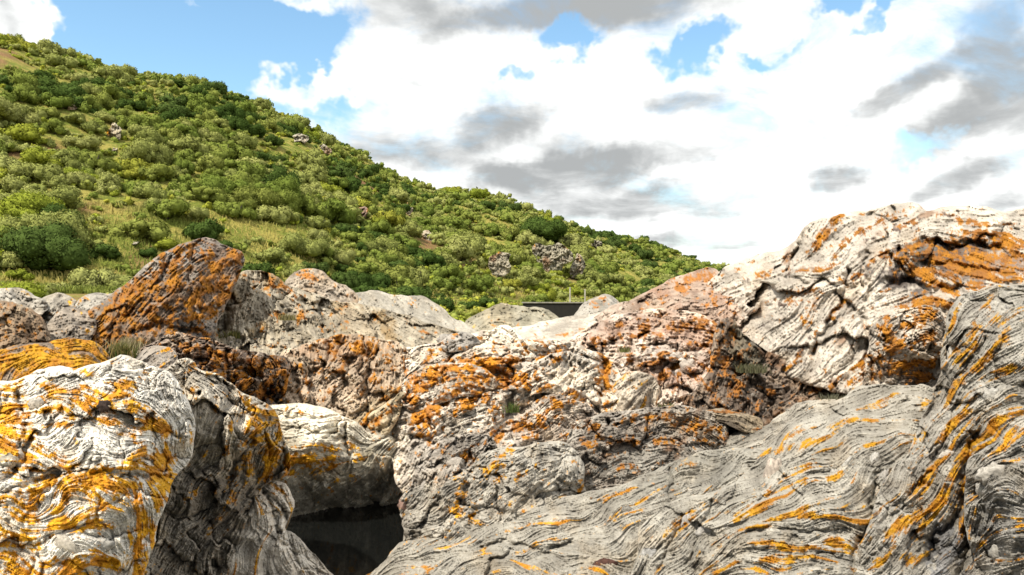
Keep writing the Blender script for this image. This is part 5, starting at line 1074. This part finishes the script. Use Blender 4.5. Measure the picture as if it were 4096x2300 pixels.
def ok_place(x, y, R, f=0.74):
    cx, cy = int(x // 8), int(y // 8)
    for a in (-1, 0, 1):
        for b in (-1, 0, 1):
            for (qx, qy, qr) in grid.get((cx + a, cy + b), ()):
                if math.hypot(qx - x, qy - y) < f * (R + qr): return False
    return True
for p in placed: grid.setdefault((int(p[0] // 8), int(p[1] // 8)), []).append(p)
N0 = 15000
cpx = rng.uniform(-140, 830, N0); ct = rng.rand(N0) ** 1.05 * 1.04 - .04
ct = np.where(((cpx > 330) | (cpx < 150)) & (rng.rand(N0) < .08), -0.22 * rng.rand(N0), ct)
cX, cY, cZ = hill_xyz(cpx, ct)
clear = fbm(cX, cY, 30, 3, 61) + 0.5 * fbm(cX, cY, 11, 2, 67)
kn = fbm(cX, cY, 45, 3, 71)
BUSH = []
for i in range(N0):
    t_ = ct[i]
    meadow = (0.105 if 55 < cpx[i] < 330 else 0.012) + 0.02 * kn[i]
    if clear[i] > 1.15 or (t_ < meadow and rng.rand() < .86): continue
    if t_ > 0.93 and 105 < cpx[i] < 172: continue
    R = (0.9 + 2.1 * rng.rand() ** 2.0) * (0.62 if t_ < meadow else 1.0) * (0.75 if t_ > .9 else 1.0)
    if clear[i] > .75: R *= .7
    x, y, z = cX[i], cY[i], cZ[i]
    if not ok_place(x, y, R, 0.56): continue
    px, py = proj(x, y, z + R * .6); rp = R * F / y
    if any(abs(px - c[0]) < c[2] * .38 + rp * .4 and -c[3] * .35 - rp * .4 < py - c[1] < c[3] * .30 + rp * .6 and y < c[4] + 3 for c in CRAGS): continue
    u = 0.5 + 0.30 * (rng.rand() - .5) * 2 + 0.22 * kn[i]
    if px > 330: u -= .12
    kd = 0 if u < .22 else 3 if u < .52 else 1 if u < .82 else 2
    BUSH.append((x, y, z, R, kd, px, py, rp, t_))
    grid.setdefault((int(x // 8), int(y // 8)), []).append((x, y, R))
BUSH.sort(key=lambda q: -q[7])
cnt = [0, 0, 0, 0]; REST = []
ZONE = [(0.1, 'at the slope foot'), (0.3, 'low on the slope'), (0.55, 'halfway up the slope'), (0.85, 'high on the slope'), (9, 'on the ridge')]
SIDE = [(35, 'at the left edge'), (85, 'over the large dark bush'), (135, 'left of the leaning slab'), (185, 'over the leaning slab'), (240, 'over the slab tip'), (285, 'over the tan mound'), (335, 'over the brown hump'),
        (385, 'over the far grey sheet'), (430, 'near the pale rock fin'), (480, 'left of the jagged outcrop'), (525, 'by the jagged outcrop'), (575, 'by the broad crag'), (625, 'over the grey knoll'), (680, 'over the reddish slope'), (9999, 'beside the right massif')]
PLUR = ['dark evergreen bushes', 'olive bushes', 'bright green shrubs', 'scrub oaks']
def side(px):
    return next(q_[1] for q_ in SIDE if px < q_[0])
for q in BUSH:
    x, y, z, R, kd, px, py, rp, t_ = q
    if -10 < px < 740 and cnt[kd] < 130 and t_ <= 1.0:
        cnt[kd] += 1
        zn = next(zz_[1] for zz_ in ZONE if t_ < zz_[0]); sz = 'large' if rp > 19 else 'middling' if rp > 13 else 'small' if rp > 9 else 'tiny'
        lb = '%s %s %s, %s' % (sz, KIND[kd][1], zn, side(px))
        bush(kd, x, y, z - .08 * R, R, rng.rand() * 6.28, rng.randint(4) if rp < 22 else 4, lb, '%s %s' % (PLUR[kd], zn), sq=.8 + .35 * rng.rand())
    else:
        REST.append(q)
def scrub(name, items, label, cat, nleaf, nl, lf):
    Vs, Ns, Qs, Ts, Cs = [], [], [], [], []; base = 0
    protos = [crown_arrays(np.random.RandomState(500 + v), nleaf, nl, lf, .8, core=True) for v in range(6)]
    for (x, y, z, R, colr) in items:
        V, N, Q, T = protos[rng.randint(6)]; a = rng.rand() * 6.28; ca, sa = math.cos(a), math.sin(a)
        M = np.array(((ca, -sa, 0), (sa, ca, 0), (0, 0, 1)))
        Vs.append(V @ M.T * R * np.array((1, 1, .8 + .35 * rng.rand())) + (x, y, z - .08 * R)); Ns.append(N @ M.T); Qs.append(Q + base); Ts.append(T + base)
        Cs.append(np.tile(np.array(colr), (len(V), 1))); base += len(V)
    me = mesh_np(name, np.concatenate(Vs), [np.concatenate(Qs), np.concatenate(Ts)])
    me.normals_split_custom_set_from_vertices(np.concatenate(Ns).tolist())
    col_attr(me, 'tint', np.concatenate(Cs))
    ob = link(name, me, LEAF_ATTR); tag(ob, label, cat, kind='stuff'); return ob
LEAF_ATTR = leaf_mat('foliage_scrub', None, True)
def kcol(kd):
    c = KIND[kd][2]; u = rng.rand() * 2
    return np.array(c[0]) * max(0, 1 - u) + np.array(c[1]) * (1 - abs(u - 1)) + np.array(c[2]) * max(0, u - 1)
print('bushes', len(BUSH), cnt, len(REST))
scrub('distant_scrub', [(q[0], q[1], q[2], q[3], kcol(q[4])) for q in REST], 'mass of far-off bushes covering the hillside', 'scrub', 120, 6, .12)
# low cover between the bushes
N1 = 6000
lx = rng.uniform(-120, 800, N1); lt = np.where((lx > 300) & (rng.rand(N1) < .3), -0.26 * rng.rand(N1), rng.rand(N1) ** 1.15)
lX, lY, lZ = hill_xyz(lx, lt); lc_ = fbm(lX, lY, 22, 3, 87)
scrub('low_scrub', [(lX[i], lY[i], lZ[i], (.35 + .55 * rng.rand()), kcol(2 if rng.rand() < .5 else 3) * (.9 + .5 * rng.rand()) + np.array((.03, .01, 0)) * rng.rand()) for i in range(N1) if lc_[i] < .7 and not (lt[i] < .1 and lx[i] < 330 and rng.rand() < .7)],
      'low ground cover between the bushes on the slope', 'scrub', 34, 2, .2)

# ------------------------------------------------------------------ grass
def blades(n, rng, spread, h, wd):
    bx = rng.randn(n) * spread; by = rng.randn(n) * spread * .6; hh = h * (.5 + .6 * rng.rand(n)); a = rng.rand(n) * 6.28
    lean = .35 * hh * rng.randn(n); cx, cy = np.cos(a) * wd, np.sin(a) * wd; z0 = np.zeros(n)
    p = np.stack([np.stack([bx - cx, by - cy, z0 - .05 * h], 1), np.stack([bx + cx, by + cy, z0 - .05 * h], 1),
                  np.stack([bx + cx * .7 + lean * .4, by + cy * .7, hh * .6], 1), np.stack([bx - cx * .7 + lean * .4, by - cy * .7, hh * .6], 1), np.stack([bx + lean, by, hh], 1)], 1)
    i5 = np.arange(n)[:, None] * 5
    return p.reshape(-1, 3), i5 + np.array([[0, 1, 2, 3]]), i5 + np.array([[3, 2, 4]])
m, t, b, o = new_mat('grass_blade'); a_ = t.new('ShaderNodeAttribute'); a_.attribute_name = 'tint'
t.l.new(a_.outputs['Color'], b.inputs['Base Color']); b.inputs['Roughness'].default_value = .8; b.inputs['Specular IOR Level'].default_value = .15
MAT_GRASS = m
def tuft(label, x, y, d, wpx, hpx, n, c0, c1, seed):
    rng = np.random.RandomState(seed); V, Q, T = blades(n, rng, wpx * .5 * d / F, hpx * d / F, .55 * d / F)
    me = mesh_np('grass_tuft', V, [Q, T], False); u = np.repeat(rng.rand(n), 5)[:, None]
    col_attr(me, 'tint', np.array(c0) * (1 - u) + np.array(c1) * u)
    ob = link('grass_tuft', me, MAT_GRASS); ob.location = at(x, y, d); tag(ob, label, 'grass')
tuft('reedy green grass tuft between orange coated rock and crumpled rust rock', 122, 358, 8.3, 14, 16, 260, (.05, .09, .015), (.22, .17, .06), 1)
tuft('pale seed-headed grass at the foot of the leaning orange slab', 128, 350, 9.5, 16, 14, 220, (.35, .30, .18), (.16, .14, .05), 2)
tuft('dull grass tuft in the notch of the tan mound', 287, 320, 14.6, 8, 7, 110, (.14, .13, .05), (.22, .19, .09), 3)
tuft('green weed in the hollow under the red crag', 668, 412, 9.7, 9, 9, 120, (.06, .10, .02), (.12, .13, .04), 4)
tuft('green weed in the crevice right of the central orange block', 512, 412, 9.2, 6, 10, 90, (.05, .09, .02), (.10, .11, .03), 5)
tuft('small weed on the white rock below the red crag', 624, 352, 11.4, 5, 6, 60, (.09, .11, .03), (.14, .13, .05), 6)
tuft('dull green plant in the gully beside the brown cliff face', 752, 372, 9.9, 14, 9, 260, (.07, .075, .035), (.13, .12, .07), 7)
tuft('grey-green weed at the foot of the gully slab', 832, 402, 9.2, 10, 9, 120, (.09, .095, .06), (.16, .15, .10), 8)
tuft('dry grass at the foot of the leaning slab, right side', 232, 338, 14.2, 9, 8, 120, (.10, .12, .03), (.2, .17, .06), 9)
# meadow at the foot of the slope
n = 26000
mp_ = rng.uniform(-40, 620, n); mt = rng.rand(n) ** 1.5 * .15 - .05
mX, mY, mZ = hill_xyz(mp_, mt)
V, Q, T = blades(n, rng, 0, .38, .055); V = V.reshape(n, 5, 3) * (0.7 + .8 * rng.rand(n))[:, None, None] + np.stack([mX, mY, mZ], 1)[:, None]
me = mesh_np('meadow_grass', V.reshape(-1, 3), [Q, T], False)
u = sstep(fbm(mX, mY, 9, 3, 33), -.8, 1.2)[:, None]; cc = np.array((.18, .21, .04)) * (1 - u) + np.array((.40, .34, .10)) * u
col_attr(me, 'tint', np.repeat(cc * (.8 + .4 * rng.rand(n))[:, None], 5, 0))
tag(link('meadow_grass', me, MAT_GRASS), 'dry yellow-green meadow grass at the foot of the slope', 'grass', kind='stuff')

# ------------------------------------------------------------------ dark wall and posts across the valley
def box(name, p0, p1, mat, parent=None, bev=0.02):
    import bmesh
    bm_ = bmesh.new(); bmesh.ops.create_cube(bm_, size=1)
    for v in bm_.verts:
        v.co = Vector([p0[i] + (v.co[i] + .5) * (p1[i] - p0[i]) for i in range(3)])
    bmesh.ops.bevel(bm_, geom=bm_.edges[:], offset=bev, segments=1, affect='EDGES')
    me = bpy.data.meshes.new(name); bm_.to_mesh(me); bm_.free()
    return link(name, me, mat, parent)
def simple(name, c0, c1, sc, rough=.9):
    m, t, b, o = new_mat(name); pos = t.new('ShaderNodeNewGeometry').outputs['Position']
    t.l.new(t.mix(t.smooth(t.noise(pos, sc, 6, .65), .3, .7), c0, c1), b.inputs['Base Color']); b.inputs['Roughness'].default_value = rough; return m
WALLD = 62.0
M_PO = simple('weathered_post', (.3, .28, .22), (.45, .42, .36), 3.0)
a0, a1 = at(523, 303.5, WALLD), at(592, 327, WALLD)
e = link('dark_wall', None); e.location = (a0.x, WALLD, a1.z - .5); tag(e, 'long low dark retaining wall beyond the far hummock', 'wall')
M_DW = simple('tarred_masonry', (.006, .005, .004), (.014, .012, .009), 2.0); M_CP = simple('old_concrete', (.12, .11, .09), (.24, .22, .18), 3.0)
box('wall_body', (0, 0, -1.0), (a1.x - a0.x, .8, a0.z - a1.z + .5), M_DW, e)
box('coping', (-.1, -.08, a0.z - a1.z + .505), (a1.x - a0.x + .1, .9, a0.z - a1.z + .60), M_CP, e)
for k, (px, y0, y1, lb) in enumerate([(570, 288, 303, 'taller pale fence post on the dark wall, left of two'), (585, 290, 303, 'shorter pale fence post on the dark wall, right of two')]):
    p0, p1 = at(px, y1, WALLD + .4), at(px, y0, WALLD + .4)
    e = link('fence_post', None); e.location = p0; tag(e, lb, 'post', 'posts on the dark wall')
    hgt = p1.z - p0.z
    box('shaft', (-.055, -.055, -.05), (.055, .055, hgt), M_PO, e, .015); box('cap', (-.075, -.075, hgt + .002), (.075, .075, hgt + .05), M_PO, e, .015)
